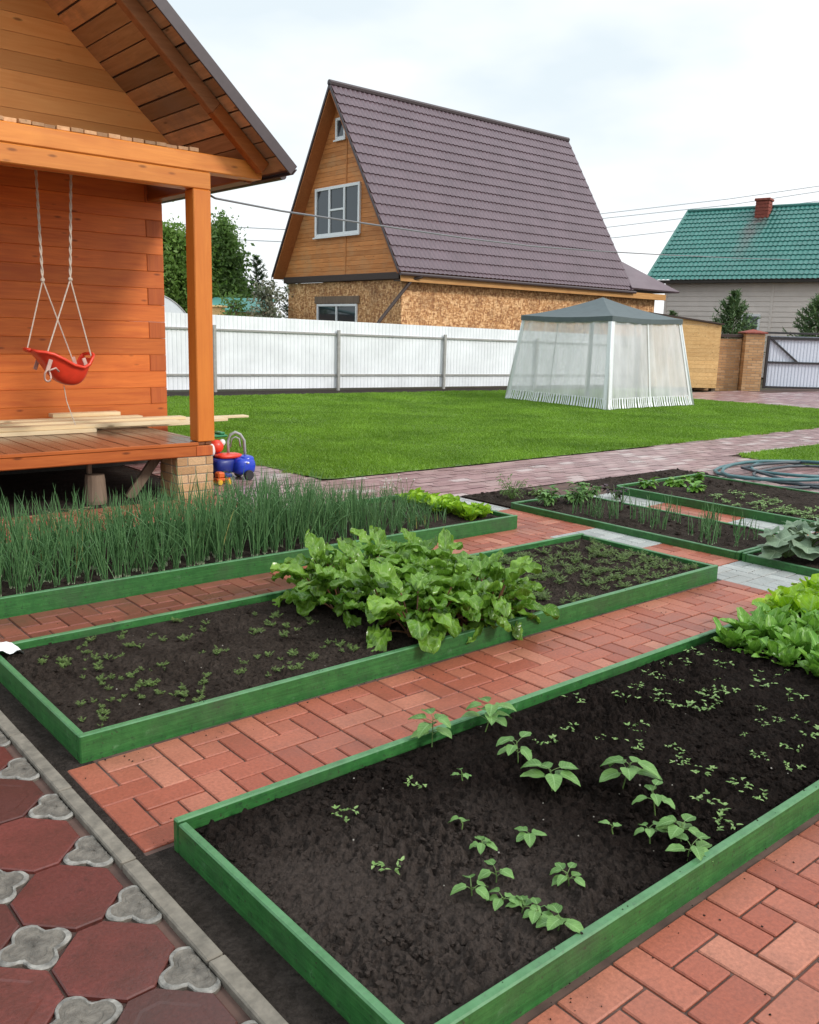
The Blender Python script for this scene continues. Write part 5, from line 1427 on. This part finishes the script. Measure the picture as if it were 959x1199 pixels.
# ------------------------------------------------------------------ hose
def hose(label, pts_, mat, r_=.018):
    b = MB(); b.tube(pts_, r_, 8); return tag(obj('garden_hose', b, mat, smooth=True), label, 'hose', 'hoses coiled on the paving')
random.seed(61)
def coil(cx, cy, rx, ry, n, z0, ph, tail):
    pts_ = []
    for i in range(n*18):
        t = ph+2*PI*i/18; k = 1+.24*math.sin(i*.173+ph)+.1*math.sin(i*.41+2*ph)
        pts_.append((cx+rx*k*math.cos(t)+.16*math.sin(i*.09), cy+ry*k*math.sin(t)+.08*math.sin(i*.117), z0+.024*(i/18)+.008*math.sin(i)))
    return pts_+tail
hose('loosely coiled teal garden hose, the brighter of the two, on the pink paving', coil(9.55, 4.75, .85, .5, 3, .022, .5, [(10.3, 5.05, .06), (10.9, 4.6, .03), (11.6, 4.0, .03)]), M['hose_teal'])
hose('dark garden hose winding under the teal one on the pink paving', coil(9.4, 4.5, 1.0, .55, 2, .02, 2.1, [(8.8, 4.1, .025), (8.9, 3.6, .022), (9.3, 3.2, .022)]), M['hose_dark'], .016)

# ------------------------------------------------------------------ wires
def wire(label, pts_, r_, mat):
    P_ = [Vector(p) for p in pts_]; b = MB(); b.tube(P_, r_, 5, 0, False); tag(obj('overhead_cable', b, mat), label, 'cable')
wire('thick pale cable running from the porch eave past the brown roof', [(4.19, 8.03, 2.69), (4.38, 8.11, 2.645), (5.42, 8.57, 2.67), (6.4, 8.82, 2.69), (7.58, 9.16, 2.72), (9.19, 9.67, 2.77), (11.35, 10.4, 2.87), (14.52, 11.51, 3.08), (18.13, 12.64, 3.33), (25.99, 15.33, 3.92), (42.71, 20.83, 5.22)], .011, M['cable'])
wire('upper thin wire crossing the sky left of the brown house', [(15.45, 33.44, 5.22), (17.42, 31.74, 5.16), (19.14, 30.25, 5.11), (22.09, 27.71, 5.07)], .02, M['cable_pale'])
wire('lower thin wire crossing the sky left of the brown house', [(16.3, 35.32, 4.94), (18.39, 33.52, 4.88), (20.21, 31.95, 4.84), (23.34, 29.26, 4.78)], .02, M['cable_pale'])
wire('topmost thin wire in the sky above the green roof', [(36.54, 37.43, 7.34), (41.89, 33.07, 8.18), (47.36, 28.65, 9.17), (52.82, 24.28, 10.34)], .025, M['cable_pale'])
wire('second thin wire from the top above the green roof', [(36.51, 37.38, 7.06), (41.97, 32.94, 7.93), (47.33, 28.59, 8.84), (52.79, 24.23, 10.06)], .025, M['cable_pale'])
wire('third thin wire from the top, running behind the green roof ridge', [(37.93, 38.81, 6.9), (43.71, 34.07, 7.68), (47.63, 30.9, 8.4), (54.84, 25.1, 9.82)], .025, M['cable_pale'])
wire('lowest thin wire between the brown and the green roof', [(37.86, 38.71, 6.31), (44.02, 33.65, 7.11), (46.79, 31.41, 7.6), (54.74, 24.95, 8.94)], .025, M['cable_pale'])
